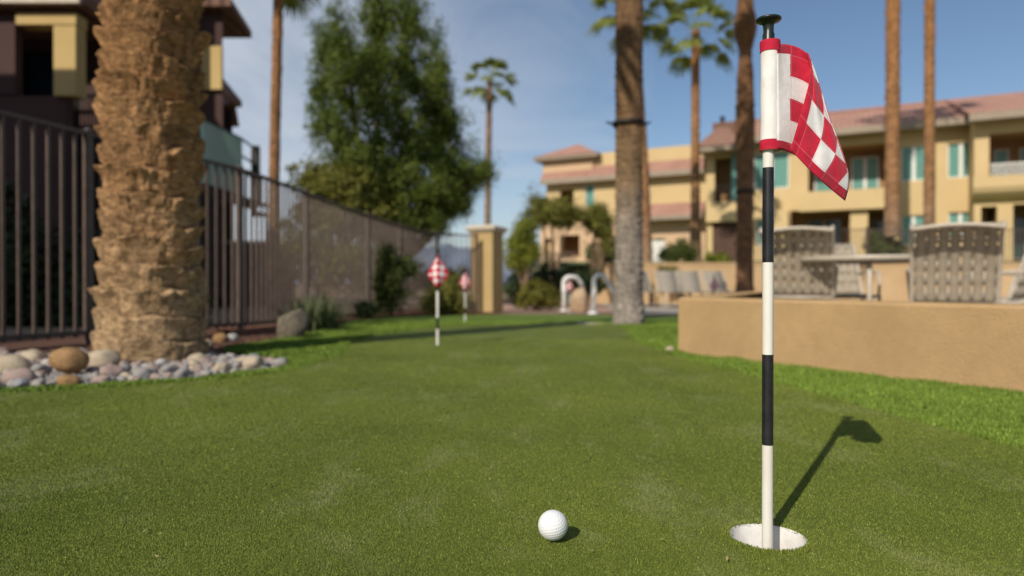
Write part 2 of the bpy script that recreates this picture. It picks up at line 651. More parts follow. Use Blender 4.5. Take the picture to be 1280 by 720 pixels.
def uv_grid(mb_name, grids, mats, parent, sub, thick=0.0009):
    """grids: list of (P[i][j], UV[i][j], material index)"""
    mb = MB()
    uvs = []
    for Pg, U, mi in grids:
        mb.grid(Pg, mi)
        n, m_ = len(Pg), len(Pg[0])
        for i in range(n - 1):
            for j in range(m_ - 1):
                uvs += [U[i][j], U[i][j + 1], U[i + 1][j + 1], U[i + 1][j]]
    o = mb.build(mb_name, mats, parent, sub)
    lay = o.data.uv_layers.new(name='UVMap')
    for l, q in zip(lay.data, uvs):
        l.uv = q
    s = o.modifiers.new('thickness', 'SOLIDIFY')
    s.thickness = thick
    s.offset = 0
    return o


PY = HOLE.y
pole_px = 961.0
base = Vector((HOLE.x, HOLE.y, -0.1))
flag = thing('golf_flagstick', 'tall near black and white flagstick with folded red checked flag, standing in its cup', 'golf flag', base)


def pz(py):
    return EYE + (HZ - py) / F * PY


mb = MB()
R = 0.0078
cuts = [(-0.1, pz(556), 0), (pz(556), pz(443), 1), (pz(443), pz(328), 0), (pz(328), pz(210), 1), (pz(210), pz(60), 0)]
for a0, a1, mi in cuts:
    r = R + (0.0002 if mi else 0)
    mb.lathe([(r, a0), (r, a1)], 32, (HOLE.x, HOLE.y, 0), mi)
mb.build('pole', [m_white, m_black], flag, base)
mb = MB()
z0, z1 = pz(62), pz(22)
mb.lathe([(0.0001, z1), (0.012, z1 - 0.0005), (0.0175, z1 - 0.0025), (0.0182, z1 - 0.0045), (0.0170, z1 - 0.0062), (0.011, z1 - 0.0085), (0.0078, z1 - 0.012), (0.0072, z1 - 0.022),
          (0.0086, z1 - 0.027), (0.0084, z1 - 0.032), (0.0092, z1 - 0.034), (0.0092, z0)], 40, (HOLE.x, HOLE.y, 0))
mb.build('knob', m_knob, flag, base)

# sleeve: cloth tube round the pole
mb = MB()
ztop, zbot, hem = pz(53), pz(188), pz(66) - pz(53)
sx = at(961.8, 0, PY).x


def sleeve_ring(z, r, wig):
    return [(sx + (r + wig * math.sin(3 * q + 1)) * math.cos(q), HOLE.y + (r + wig * math.cos(2 * q)) * math.sin(q), z) for q in [2 * PI * k / 40 for k in range(40)]]


zs = [ztop + (zbot - ztop) * k / 30 for k in range(31)]
rings = [sleeve_ring(z, 0.0130 + 0.0002 * math.sin(5 * i / 30 * PI), 0.0002 * math.sin(i * 0.6)) for i, z in enumerate(zs)]
m_sleeve = mottled('white sleeve cloth', (0.72, 0.69, 0.66), (0.86, 0.84, 0.81), 40, 0.85, 0.5, 0.0006, 1000, 0.2)
mb.grid(rings, 0, True, True)
o = mb.build('sleeve', m_sleeve, flag, base)
for za, zb in ((ztop + 0.0006, ztop + hem), (zbot - hem - 0.001, zbot - 0.0006)):
    za, zb = max(za, zb), min(za, zb)
    MB().grid([sleeve_ring(za + (zb - za) * t / 6, 0.0142 + 0.0002 * math.sin(t), 0.0002) for t in range(7)], 0, True, True).build('sleeve_hem', m_redhem, flag, base)

FOLD = [(1010, 69), (1017.5, 88), (1027, 118), (1039, 154), (1051, 186), (1059, 212), (1060.5, 232), (1056, 251)]
TOPC = [(1008, 66), (1012.5, 92), (1006, 122), (997, 155), (987.5, 187)]          # the top hem, falling back to the free corner
NA, NB = 40, 28
gA, uA = [], []
for i in range(NA + 1):
    t = i / NA
    fx, fy = interp(FOLD, t)
    row, ur = [], []
    lx, ly = 971.0, 55.5 + 131 * t
    for j in range(NB + 1):
        s = j / NB
        x = lx + (fx - lx) * s
        sag = (1 - t) * 1.0
        y = ly + (fy - ly) * (s ** (1.6 + 1.0 * (1 - t)))
        dep = PY - 0.0125 * (1 - s) ** 3 + 0.004 * s + 0.009 * math.sin(PI * s) + 0.0012 * math.sin(9 * s + 5 * t) + 0.0011 * math.sin(7 * t + 14 * s) * s
        row.append(at(x, y, dep))
        ur.append(((x - 987) / 29.0 if x < 987 else math.hypot(x - 987, (y - ly) * 0.6) / 29.0, (t * 131 - 12) / 27.0))
    gA.append(row)
    uA.append(ur)
gB, uB = [], []
for i in range(NA + 1):
    a_ = i / NA
    ex, ey = interp(TOPC, a_)
    fx, fy = interp(FOLD, a_)
    eY = PY + 0.003 - 0.030 * a_ ** 0.8
    row, ur = [], []
    for j in range(NB + 1):
        s = j / NB
        x = ex + (fx - ex) * s
        y = ey + (fy - ey) * s + 3 * math.sin(PI * s) * a_
        dep = eY + (PY + 0.004 - eY) * s - 0.008 * math.sin(PI * s) * a_ + 0.0024 * math.sin(7 * s + 8 * a_) * s * (1 - s) * 4 + 0.0010 * math.sin(19 * s - 6 * a_)
        row.append(at(x, y, dep))
        ur.append((4.42 * (1 - a_) - 0.42, 4.55 * s * a_ ** 0.9 - 0.42))
    gB.append(row)
    uB.append(ur)
uv_grid('cloth', [(gA, uA, 0), (gB, uB, 1)], [m_clothA, m_clothB], flag, base)

# golf ball with dimples pressed into it
bz = 0.0105
ball_c = Vector((0.0590, 0.9835, 0.02135 + bz))
bm = bmesh.new()
bmesh.ops.create_icosphere(bm, subdivisions=7, radius=1.0)
me = bpy.data.meshes.new('golf_ball')
bm.to_mesh(me)
bm.free()
n = len(me.vertices)
co = np.empty(n * 3)
me.vertices.foreach_get('co', co)
co = co.reshape(-1, 3)
N = 336
i = np.arange(N) + 0.5
ph = np.arccos(1 - 2 * i / N)
th = PI * (1 + 5 ** 0.5) * i
cen = np.stack([np.cos(th) * np.sin(ph), np.sin(th) * np.sin(ph), np.cos(ph)], 1)
best = np.full(n, -1.0)
for s in range(0, n, 20000):
    best[s:s + 20000] = (co[s:s + 20000] @ cen.T).max(1)
dist = np.arccos(best.clip(-1, 1))
dep = 0.021 * (1 - (dist / 0.098) ** 2).clip(0, 1)
co *= (0.02135 * (1 - dep))[:, None]
me.vertices.foreach_set('co', co.ravel())
me.polygons.foreach_set('use_smooth', [True] * len(me.polygons))
me.update()
m_ball, nt, b = new_mat('white golf ball')
b.inputs['Base Color'].default_value = (0.80, 0.80, 0.80, 1)
b.inputs['Roughness'].default_value = 0.32
b.inputs['Coat Weight'].default_value = 0.3
b.inputs['Subsurface Weight'].default_value = 0.05
b.inputs['Subsurface Radius'].default_value = (0.002, 0.002, 0.002)
me.materials.append(m_ball)
ball = link('golf_ball', me)
ball.location = ball_c
ball.rotation_euler = (0.5, 0.3, 1.0)
tag(ball, 'white dimpled golf ball lying on the short turf', 'golf ball')

# far flags, drooping, each on a short banded stick in its own cup
def far_flag(loc, label, scale=1.0, proto=[None], rz=0.0, group='small practice flags farther down the green'):
    if proto[0] is None:
        r = thing('golf_flagstick', label, 'golf flag', (0, 0, 0), 0, group)
        mb = MB()
        for a0, a1, mi in ((0, 0.103, 0), (0.103, 0.172, 1), (0.172, 0.335, 0), (0.335, 0.565, 1)):
            mb.lathe([(0.0085, a0), (0.0085, a1)], 16, (0, 0, 0), mi)
        mb.build('pole', [m_white, m_black], r)
        mb = MB()
        mb.lathe([(0.0001, 0.59), (0.012, 0.588), (0.013, 0.583), (0.008, 0.578), (0.008, 0.56)], 16)
        mb.build('knob', m_knob, r)
        Pg, U = [], []
        for i in range(25):
            t = i / 24
            z = 0.563 - 0.195 * t
            half = 0.062 * (min(t / 0.58, 1) ** 0.85 if t < 0.58 else max(0.0, 1 - (t - 0.58) / 0.42) ** 0.8)
            half = max(half, 0.006)
            row, ur = [], []
            for j in range(15):
                s = j / 14 * 2 - 1
                row.append((s * half + 0.003, -0.016 - 0.014 * math.cos(s * 2.6) + 0.008 * abs(s), z - 0.012 * abs(s)))
                lx, lz = s * half, z - 0.47
                ur.append(((lx + lz) / 0.043 + 0.5, (lz - lx) / 0.043 + 1.7))
            Pg.append(row)
            U.append(ur)
        hemlines = [[r_[0] for r_ in Pg], [r_[-1] for r_ in Pg]]
        uv_grid('cloth', [(Pg, U, 0)], [m_clothC], r, None)
        mb = MB()
        for hl in hemlines:
            mb.tube([Vector(p) + Vector((0, -0.001, 0)) for p in hl], 0.0042, 6)
        mb.build('hem', m_redhem, r)
        proto[0] = r
        r.location = loc
        r.rotation_euler.z = rz
        return r
    return dup(proto[0], loc, rz, label)


def cloth_plain(name):
    m, nt, b = new_mat(name)
    uv = nd(nt, 'ShaderNodeUVMap')
    ch = nd(nt, 'ShaderNodeTexChecker')
    ch.inputs['Scale'].default_value = 1.0
    ch.inputs['Color1'].default_value = (0.55, 0.018, 0.05, 1)
    ch.inputs['Color2'].default_value = (0.80, 0.76, 0.75, 1)
    nt.links.new(uv.outputs[0], ch.inputs['Vector'])
    nt.links.new(ch.outputs['Color'], b.inputs['Base Color'])
    b.inputs['Roughness'].default_value = 0.85
    return m


m_clothC = cloth_plain('small checked cloth')


def g3(px, py, dz=0.004):
    x, y = on_ground(px, py)
    return (x, y, gz(y) + dz)


far_flag(g3(547, 433), 'larger of the two checked flags before the brown fence, on a white and black stick')
far_flag(g3(581.5, 405), 'small checked flag in front of the tan gate pillar')
far_flag((0.96, 11.4, gz(11.4)), 'tiny checked flag between the white pool handrails')
far_flag((2.93, 9.9, gz(9.9) + 0.004), 'tiny checked flag seen over the low tan wall beside a palm trunk')
# ------------------------------------------------------------------ palms
def trunk_mat(name, stops, z_lo, z_hi, dark, bs=0.8, bscale=30):
    """bark coloured along its own height (stops over 0..1 between z_lo and z_hi), with fibres and pits"""
    m, nt, b = new_mat(name)
    ob = coords(nt, 'Object')
    sp = nd(nt, 'ShaderNodeSeparateXYZ')
    nt.links.new(ob, sp.inputs[0])
    f = noise(nt, ob, 7, 5, 0.6)
    h = math_node(nt, 'DIVIDE', math_node(nt, 'SUBTRACT', math_node(nt, 'ADD', sp.outputs[2], math_node(nt, 'MULTIPLY', f, 0.25)), z_lo), z_hi - z_lo, True)
    col = ramp(nt, h, stops)
    mp = nd(nt, 'ShaderNodeMapping')
    mp.inputs['Scale'].default_value = (1, 1, 2.2)
    nt.links.new(ob, mp.inputs[0])
    g = noise(nt, mp.outputs[0], bscale, 5, 0.7)
    k = ramp(nt, g, [(0.38, (1, 1, 1)), (0.62, (0, 0, 0))])
    col = mixc(nt, math_node(nt, 'MULTIPLY', k, 0.72), col, dark)
    ta = nd(nt, 'ShaderNodeAttribute', attribute_name='tone')
    hs = nd(nt, 'ShaderNodeHueSaturation')
    nt.links.new(col, hs.inputs['Color'])
    nt.links.new(ta.outputs['Fac'], hs.inputs['Value'])
    nt.links.new(hs.outputs[0], b.inputs['Base Color'])
    b.inputs['Roughness'].default_value = 0.9
    b.inputs['Specular IOR Level'].default_value = 0.15
    bump(nt, b, g, bs, 0.02)
    return m


def boot_trunk(h, r_base, r_mid, r_top, flare, row_h, ncol, amp, dz, seg, seed, lean=(0, 0), bulge=None, z0=-0.1, low_smooth=0.0, amp_fn=None, wav=0.45):
    """palm trunk: overlapping cut leaf bases winding round it, each thicker at its upper lip"""
    nz = int((h - z0) / dz)
    z = np.linspace(z0, h, nz + 1)[:, None]
    th = np.linspace(0, 2 * PI, seg, endpoint=False)[None, :]
    t = (z / h).clip(0, 1)
    r = r_mid + (r_top - r_mid) * t + (r_base - r_mid) * np.exp(-((z.clip(0) / flare) ** 1.3))
    if bulge is not None:
        for zc, wd, am in bulge:
            r = r + am * np.exp(-((z - zc) / wd) ** 2)
    X, Y = np.cos(th), np.sin(th)
    n1 = vnoise(X * 2.3, Y * 2.3, z * 5.0, seed) + 0 * th
    n2 = vnoise(X * 5, Y * 5, z * 12.0, seed + 5)
    n3 = vnoise(X * 14, Y * 14, z * 30.0, seed + 9)
    rowc = (z + n1 * row_h * wav + n2 * row_h * 0.12) / row_h + th / (2 * PI) * 1.0
    row = np.floor(rowc)
    fr = rowc - row
    off = (row % 2) * 0.5 + ((row * 7919) % 13) / 13 * 0.35
    colc = th / (2 * PI) * ncol + off + n2 * 0.14
    colc = np.mod(colc, ncol)
    cidx = np.floor(colc)
    fc = colc - cidx
    hsh = np.mod(np.sin(row * 127.1 + cidx * 311.7 + seed) * 43758.5453, 1.0)
    hsh2 = np.mod(np.sin(row * 269.5 + cidx * 183.3 + seed) * 24634.63, 1.0)
    lipc = 0.90 - 0.12 * np.abs(2 * fc - 1) ** 2
    prof = np.where(fr < lipc, 0.12 + 0.88 * (fr / lipc) ** 1.3, (1 - (fr - lipc) / (1 - lipc)).clip(0, 1) ** 1.0)
    lat = 1 - np.abs(2 * fc - 1) ** 6
    d = prof * (0.72 + 0.28 * lat) * (0.60 + 0.7 * hsh) + 0.07 * n3 * (0.4 + prof) + 0.16 * n2 + 0.20 * n1
    n4 = vnoise(X * 6 + Y * 2, Y * 6 - X * 2, z * 46.0 + 5 * th, seed + 21) + 0.6 * vnoise(X * 26, Y * 26, z * 70.0, seed + 22)
    d = d + 0.55 * (hsh2 > 0.80) * lat * prof ** 2 + 0.10 * n4
    A = amp * (1 - low_smooth * np.exp(-(z.clip(0) / (flare * 1.5)) ** 2))
    if amp_fn is not None:
        A = A * amp_fn(z)
    R_ = r + A * d
    cx = lean[0] * t ** 1.5
    cy = lean[1] * t ** 1.5
    V = np.stack([R_ * X + cx, R_ * Y + cy, z + 0 * th + 0.30 * A * lat * prof ** 2], -1).reshape(-1, 3)
    nzz = nz + 1
    ii, jj = np.meshgrid(np.arange(nz), np.arange(seg), indexing='ij')
    j2 = (jj + 1) % seg
    Fc = np.stack([ii * seg + jj, ii * seg + j2, (ii + 1) * seg + j2, (ii + 1) * seg + jj], -1).reshape(-1, 4)
    me = bpy.data.meshes.new('trunk')
    me.vertices.add(len(V))
    me.vertices.foreach_set('co', V.astype(np.float32).ravel())
    me.loops.add(len(Fc) * 4)
    me.loops.foreach_set('vertex_index', Fc.astype(np.int32).ravel())
    me.polygons.add(len(Fc))
    me.polygons.foreach_set('loop_start', np.arange(0, len(Fc) * 4, 4, dtype=np.int32))
    me.polygons.foreach_set('loop_total', np.full(len(Fc), 4, np.int32))
    me.polygons.foreach_set('use_smooth', np.ones(len(Fc), bool))
    me.update(calc_edges=True)
    tone = 0.78 + 0.38 * hsh + 0.22 * n2 + 0.16 * n4 - 0.50 * np.exp(-(np.minimum(fr, 1.04 - fr) / 0.07) ** 2) - 0.10 * (lat < 0.35)  # creases between leaf bases darkened in the colour, standing in for shade
    at_ = me.attributes.new('tone', 'FLOAT', 'POINT')
    at_.data.foreach_set('value', np.ascontiguousarray(np.broadcast_to(tone, (nzz, seg)), dtype=np.float32).ravel())
    return me


def fan_crown(n_fronds, rad, seed, droop=0.75, up=1.25):
    """fan palm head: stalks carrying pleated fans with split drooping tips"""
    r = random.Random(seed)
    V = []

    def q(a, b, c, d):
        V.extend([tuple(a), tuple(b), tuple(c), tuple(d)])
    for k in range(n_fronds):
        az = 2 * PI * (k * 0.381966 + r.uniform(-0.03, 0.03))
        el = up - (up + droop) * ((k + 0.5) / n_fronds) + r.uniform(-0.12, 0.12)
        L = rad * r.uniform(0.46, 0.66)
        d = Vector((math.cos(az) * math.cos(el), math.sin(az) * math.cos(el), math.sin(el)))
        side = Vector((-math.sin(az), math.cos(az), 0))
        nrm = d.cross(side).normalized()
        b0 = d * rad * 0.05
        b1 = d * L - Vector((0, 0, 0.10 * L))
        q(b0 - side * 0.02, b0 + side * 0.02, b1 + side * 0.015, b1 - side * 0.015)
        m_ = 19
        fl = rad * r.uniform(0.40, 0.52)
        for s in range(m_):
            a = (s - (m_ - 1) / 2) / ((m_ - 1) / 2) * 1.35
            dir_ = (d * math.cos(a) + side * math.sin(a)).normalized()
            ln = fl * (1 - 0.22 * abs(a) / 1.75) * r.uniform(0.88, 1.08)
            wv = (side * math.cos(a) - d * math.sin(a)) * fl * 0.062
            p0 = b1
            p1 = b1 + dir_ * ln * 0.55 + nrm * (0.03 * rad * (1 if s % 2 else -1)) - Vector((0, 0, 0.06 * ln))
            p2 = b1 + dir_ * ln * 0.93 - Vector((0, 0, ln * r.uniform(0.26, 0.42)))
            q(p0 - wv * 0.25, p0 + wv * 0.25, p1 + wv, p1 - wv)
            q(p1 - wv, p1 + wv, p2 + wv * 0.12, p2 - wv * 0.12)
    return np.array(V)


m_frond = leaf_mat('palm frond', (0.13, 0.18, 0.03), (0.36, 0.38, 0.09), 0.45)
m_dead = leaf_mat('dead frond', (0.075, 0.040, 0.018), (0.20, 0.115, 0.05), 0.15)
m_big = trunk_mat('date palm boots', [(0.0, (0.50, 0.36, 0.21)), (0.30, (0.53, 0.35, 0.19)), (0.60, (0.48, 0.275, 0.130)), (1.0, (0.44, 0.24, 0.105))], 0.0, 1.7, (0.085, 0.046, 0.020), 0.8, 24)
m_two = trunk_mat('two tone palm bark', [(0.0, (0.46, 0.41, 0.36)), (0.48, (0.40, 0.345, 0.29)), (0.70, (0.30, 0.20, 0.11)), (1.0, (0.25, 0.145, 0.07))], 0.0, 2.2, (0.10, 0.065, 0.04), 0.8, 30)
m_orange = trunk_mat('orange palm bark', [(0.0, (0.36, 0.25, 0.17)), (0.2, (0.36, 0.20, 0.10)), (1.0, (0.40, 0.19, 0.07))], 0.0, 8.0, (0.13, 0.06, 0.025), 0.8, 14)
m_brown = trunk_mat('brown palm bark', [(0.0, (0.24, 0.13, 0.075)), (0.5, (0.28, 0.155, 0.08)), (1.0, (0.25, 0.13, 0.06))], 0.0, 4.0, (0.075, 0.038, 0.02), 0.8, 22)
m_grey = trunk_mat('grey brown palm bark', [(0.0, (0.32, 0.25, 0.19)), (1.0, (0.30, 0.19, 0.12))], 0.0, 10.0, (0.10, 0.06, 0.035), 0.7, 14)
m_iron = mottled('dark iron', (0.012, 0.010, 0.009), (0.03, 0.025, 0.022), 30, 0.5, 0.1)


def palm(px, py, Y, width_px, h, label, mat, seed, crown_r=1.6, base_k=1.25, flare=0.35, row_h=0.09, ncol=7, amp=0.02, dz=0.018, seg=72, lean=(0, 0), top_k=0.9, dead=True, z=None, bulge=None, **kw):
    x = (px - CX) / F * Y
    zb = EYE + (HZ - py) / F * Y if z is None else z
    r = width_px / F * Y / 2 - amp * 0.4
    root = thing('palm_tree', label, 'palm tree', (x, Y, zb))
    me = boot_trunk(h, r * base_k, r, r * top_k, flare, row_h, ncol, amp, dz, seg, seed, lean, bulge, **kw)
    me.materials.append(mat)
    link('trunk', me, root)
    V = fan_crown(22, crown_r * 1.08, seed) + np.array([lean[0], lean[1], h])
    np_mesh('crown', V, 4, m_frond, root)
    if dead:
        D = fan_crown(22, crown_r * 0.62, seed + 50, 1.35, -0.65) * np.array([0.62, 0.62, 1.0]) + np.array([lean[0], lean[1], h - 0.05])
        np_mesh('dead_skirt', D, 4, m_dead, root)
    return root


# the thick trunk by the fence, on the left
palm(189, 452, 3.43, 108, 7.2, 'thick tan palm trunk rising from the bed of river rocks on the left', m_big, 3, 1.75, 1.26, 0.30, 0.112, 6, 0.044, 0.004, 400,
     lean=(0.0, 0.1), top_k=1.0, dead=False, low_smooth=0.45, z0=-0.05, z=0.0, wav=0.30)
# middle palm, the two tone one at the end of the green
r = palm(786, 403, 6.9, 33, 7.6, 'palm trunk with pale grey foot at the end of the green, beside the white handrails', m_two, 11, 1.8, 1.22, 0.3, 0.075, 7, 0.013, 0.012, 96, top_k=1.02)
mb = MB()
zr = (EYE + (HZ - 155) / F * 6.9) - r.location.z
mb.lathe([(0.135, -0.02), (0.165, -0.022), (0.165, 0.018), (0.135, 0.02)], 32, (0, 0, zr))
for a_ in (3.05, 0.15, -1.1, 1.9):
    d = Vector((math.cos(a_), math.sin(a_), 0))
    mb.tube([d * 0.14 + Vector((0, 0, zr)), d * 0.20 + Vector((0, 0, zr + 0.012)), d * 0.235 + Vector((0, 0, zr + 0.03))], [0.016, 0.012, 0.004], 8)
mb.build('clamp_ring', m_iron, r)
palm(808, 328, 20.0, 13.5, 7.5, 'orange palm mostly hidden behind the pale footed palm trunk, its fronds showing either side', m_orange, 21, 1.35, 1.2, 0.5, 0.12, 6, 0.03, 0.04, 40, lean=(-0.45, 0))
palm(869, 326, 26.0, 11, 8.75, 'slim palm with its whole green head in view before the yellow building', m_orange, 31, 1.7, 1.5, 1.2, 0.14, 6, 0.03, 0.05, 36, top_k=0.85, dead=False)
r = palm(931, 372, 12.0, 20, 7.6, 'dark brown palm just behind the low tan wall, next to the near flagstick', m_brown, 41, 1.7, 1.1, 0.4, 0.085, 7, 0.018, 0.02, 64, top_k=0.8, bulge=[(4.75, 0.28, 0.07), (2.9, 0.9, 0.03), (4.25, 0.2, -0.03)])
mb = MB()
zr = (EYE + (HZ - 240) / F * 12.0) - r.location.z
mb.lathe([(0.12, -0.035), (0.17, -0.03), (0.17, 0.03), (0.12, 0.035)], 28, (0, 0, zr))
mb.build('clamp_ring', m_iron, r)
palm(1115, 292, 22.0, 16.5, 13.2, 'taller orange barked palm trunk left of its slimmer twin before the apartment block', m_orange, 51, 2.0, 1.12, 0.6, 0.13, 6, 0.03, 0.04, 40)
palm(1161, 292, 24.0, 11.5, 11.6, 'slimmer orange palm trunk between two shuttered windows of the apartment block', m_orange, 61, 2.1, 1.15, 0.6, 0.13, 6, 0.025, 0.05, 36, top_k=1.0)
palm(341, 330, 12.5, 13.5, 6.65, 'tall slim palm behind the brown fence, its trunk bare against the sky', m_orange, 71, 1.15, 1.35, 0.7, 0.085, 6, 0.017, 0.025, 48, lean=(0.14, 0), top_k=0.82, z=-0.13)
palm(609, 345, 40.0, 8.5, 11.4, 'distant palm with small head above the tan gate pillar', m_grey, 81, 1.75, 1.3, 1.0, 0.18, 6, 0.03, 0.08, 28, lean=(0.15, 0), top_k=0.8, dead=False)


# ------------------------------------------------------------------ leafy trees and shrubs
def leaf_cloud(clumps, n, size, seed, twigs=30, twig_r=0.16, flat=0.6, droop=0.0):
    """leaves on twigs gathered near the skin of each clump (cx, cy, cz, rx, ry, rz)"""
    g = np.random.default_rng(seed)
    vol = np.array([(c[3] * c[4] * c[5]) ** 0.67 for c in clumps])
    out, outn = [], []
    for c, wgt in zip(clumps, vol / vol.sum()):
        m_ = max(20, int(n * wgt))
        nt_ = max(4, int(twigs * wgt * len(clumps)))
        d = g.normal(size=(nt_, 3))
        d /= np.linalg.norm(d, axis=1)[:, None]
        rad = g.uniform(0.35, 1.0, nt_) ** 0.5
        cen = np.array(c[:3]) + d * rad[:, None] * np.array(c[3:6]) * g.uniform(0.82, 1.14, nt_)[:, None]
        idx = g.integers(0, nt_, m_)
        sz = twig_r * g.uniform(0.5, 1.4, nt_)
        p = cen[idx] + g.normal(size=(m_, 3)) * sz[idx][:, None] * np.array([1, 1, 0.85 + droop]) * 0.6
        out.append(p)
        o_ = (p - np.array(c[:3])) / np.array(c[3:6])
        outn.append(o_ / (np.linalg.norm(o_, axis=1)[:, None] + 1e-6))
    p = np.concatenate(out)
    m_ = len(p)
    nn = np.concatenate(outn) * 1.0 + g.normal(size=(m_, 3)) * 0.55 + np.array([0, 0, 0.35])
    nn /= np.linalg.norm(nn, axis=1)[:, None]
    a = g.normal(size=(m_, 3))
    a[:, 2] = a[:, 2] * flat - droop * 1.2
    a -= nn * (a * nn).sum(1)[:, None]
    a /= np.linalg.norm(a, axis=1)[:, None]
    b = np.cross(nn, a)
    L = (size * g.uniform(0.6, 1.3, m_))[:, None]
    V = np.empty((m_, 4, 3))
    V[:, 0] = p - a * L * 0.5
    V[:, 1] = p + b * L * 0.26
    V[:, 2] = p + a * L * 0.5
    V[:, 3] = p - b * L * 0.26
    return V.reshape(-1, 3)


def limbs(mb, base, tops, r0, seed, bend=0.15):
    r = random.Random(seed)
    for tp in tops:
        b, t = Vector(base), Vector(tp)
        L = (t - b).length
        pts = []
        off = Vector((r.uniform(-1, 1), r.uniform(-1, 1), 0)) * L * bend
        for k in range(7):
            s = k / 6
            pts.append(b.lerp(t, s) + off * math.sin(PI * s) * (1 - s) + Vector((0, 0, 0.06 * L * math.sin(PI * s))))
        mb.tube(pts, [r0 * (1 - 0.85 * k / 6) for k in range(7)], 8)


m_bark = mottled('grey brown bark', (0.14, 0.09, 0.055), (0.26, 0.18, 0.11), 9, 0.9, 0.8, 0.02, 30, stretch=(1, 1, 0.3))
m_ficus = leaf_mat('ficus leaf', (0.055, 0.092, 0.014), (0.20, 0.245, 0.040), 0.35)
m_olive = leaf_mat('olive green leaf', (0.095, 0.105, 0.018), (0.28, 0.27, 0.050), 0.35)
m_lime = leaf_mat('yellow green leaf', (0.13, 0.16, 0.016), (0.34, 0.36, 0.05), 0.4)
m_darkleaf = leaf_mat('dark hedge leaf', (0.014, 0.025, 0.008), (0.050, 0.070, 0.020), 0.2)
m_hedge = leaf_mat('clipped hedge leaf', (0.045, 0.065, 0.014), (0.15, 0.175, 0.042), 0.3)
m_gold = leaf_mat('gold green leaf', (0.10, 0.11, 0.018), (0.30, 0.27, 0.05), 0.35)
m_sage = leaf_mat('grey green blade', (0.055, 0.080, 0.030), (0.15, 0.18, 0.075), 0.2)


def plant(name, label, cat, px, py, Y, clumps_px, n, size, mat, seed, depth=1.0, trunk_r=0.05, stems=6, twigs=24, twig_r=0.16, flat=0.6, droop=0.0, part='foliage', z=None, group=None):
    """clumps given by where they show in the photograph, (px, py, rx, ry, dY), turned into metres at the plant's own distance"""
    x = (px - CX) / F * Y
    zb = z if z is not None else EYE + (HZ - py) / F * Y
    root = thing(name, label, cat, (x, Y, zb), 0, group)
    s = Y / F
    cl = [((p - px) * s, dy, EYE + (HZ - q) * s - zb, rx * s, max(rx * s * depth, 0.05), ry * s) for p, q, rx, ry, dy in clumps_px]
    np_mesh(part, leaf_cloud(cl, n, size, seed, twigs, twig_r, flat, droop), 4, mat, root)
    mb = MB()
    r = random.Random(seed)
    pick = cl if len(cl) <= stems else r.sample(cl, stems)
    limbs(mb, (0, 0, -0.05), [(c[0], c[1], c[2] - c[5] * 0.25) for c in pick], trunk_r, seed)
    if part == 'crown':
        hgt = min(c[2] for c in cl) if cl else 1
        mb.tube([(0, 0, -0.2), (0.02, 0, hgt * 0.5), (0, 0, max(hgt, 0.4))], [trunk_r * 1.3, trunk_r * 1.05, trunk_r], 12)
    mb.build('trunk' if part == 'crown' else 'stems', m_bark, root)
    return root


plant('ficus_tree', 'big dense dark green tree with upright sprays behind the brown fence', 'tree', 492, 330, 16.0,
      [(444, 110, 15, 60, 0.0), (428, 60, 12, 54, 0.3), (500, 70, 13, 60, 0.1), (470, 50, 12, 54, 0.4), (402, 70, 11, 60, 0.1), (416, 30, 11, 48, 0.2), (548, 80, 11, 56, 0.2), (410, 110, 13, 60, 0.1), (403, 150, 12, 48, -0.2), (434, 95, 13, 66, -0.5), (456, 60, 14, 70, 0.2), (486, 40, 14, 74, 0), (472, 105, 14, 60, -0.7), (516, 44, 13, 74, 0.3), (534, 75, 11, 66, 0.3), (502, 110, 15, 62, -0.5), (426, 175, 24, 44, -0.5), (478, 165, 24, 56, -0.9),
       (522, 150, 36, 60, -0.2), (548, 130, 22, 62, 0.3), (560, 180, 30, 44, 0.2), (588, 214, 26, 20, 0), (604, 212, 12, 10, 0), (572, 235, 28, 24, 0.2), (530, 225, 44, 42, -0.4), (480, 225, 42, 44, -0.6),
       (450, 225, 30, 34, -0.2), (505, 262, 44, 26, 0), (530, 278, 36, 18, -0.2), (490, 285, 34, 16, -0.4), (566, 256, 26, 18, 0), (545, 262, 24, 20, 0.2), (470, 20, 16, 36, 0), (508, 10, 14, 34, 0.2)],
      130000, 0.075, m_ficus, 101, 0.9, 0.17, 9, 34, 0.19, 0.9, 0.35, part='crown')
plant('olive_bush', 'rounded olive green tree low beside the big dark tree, behind the fence', 'tree', 425, 345, 15.0,
      [(385, 222, 22, 18, 0), (415, 228, 34, 24, -0.2), (452, 240, 30, 30, 0), (440, 270, 34, 30, -0.3), (400, 262, 34, 30, 0), (470, 275, 24, 26, 0)], 17000, 0.10, m_olive, 102, 0.9, 0.07, 6, 26, 0.2, part='crown')
plant('olive_bush', 'sparse olive bush seen through the middle of the brown fence', 'bush', 400, 372, 12.5,
      [(365, 310, 30, 40, 0), (400, 320, 30, 36, 0), (440, 330, 34, 36, 0), (475, 345, 24, 26, 0)], 9000, 0.08, m_olive, 103, 0.9, 0.05, 6, 26, 0.2)
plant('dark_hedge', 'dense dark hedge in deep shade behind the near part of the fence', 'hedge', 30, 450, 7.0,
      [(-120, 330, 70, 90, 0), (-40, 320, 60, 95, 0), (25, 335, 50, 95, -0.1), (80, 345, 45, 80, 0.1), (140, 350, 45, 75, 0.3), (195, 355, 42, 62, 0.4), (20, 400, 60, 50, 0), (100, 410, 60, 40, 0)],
      30000, 0.07, m_darkleaf, 104, 0.6, 0.04, 8, 40, 0.14)
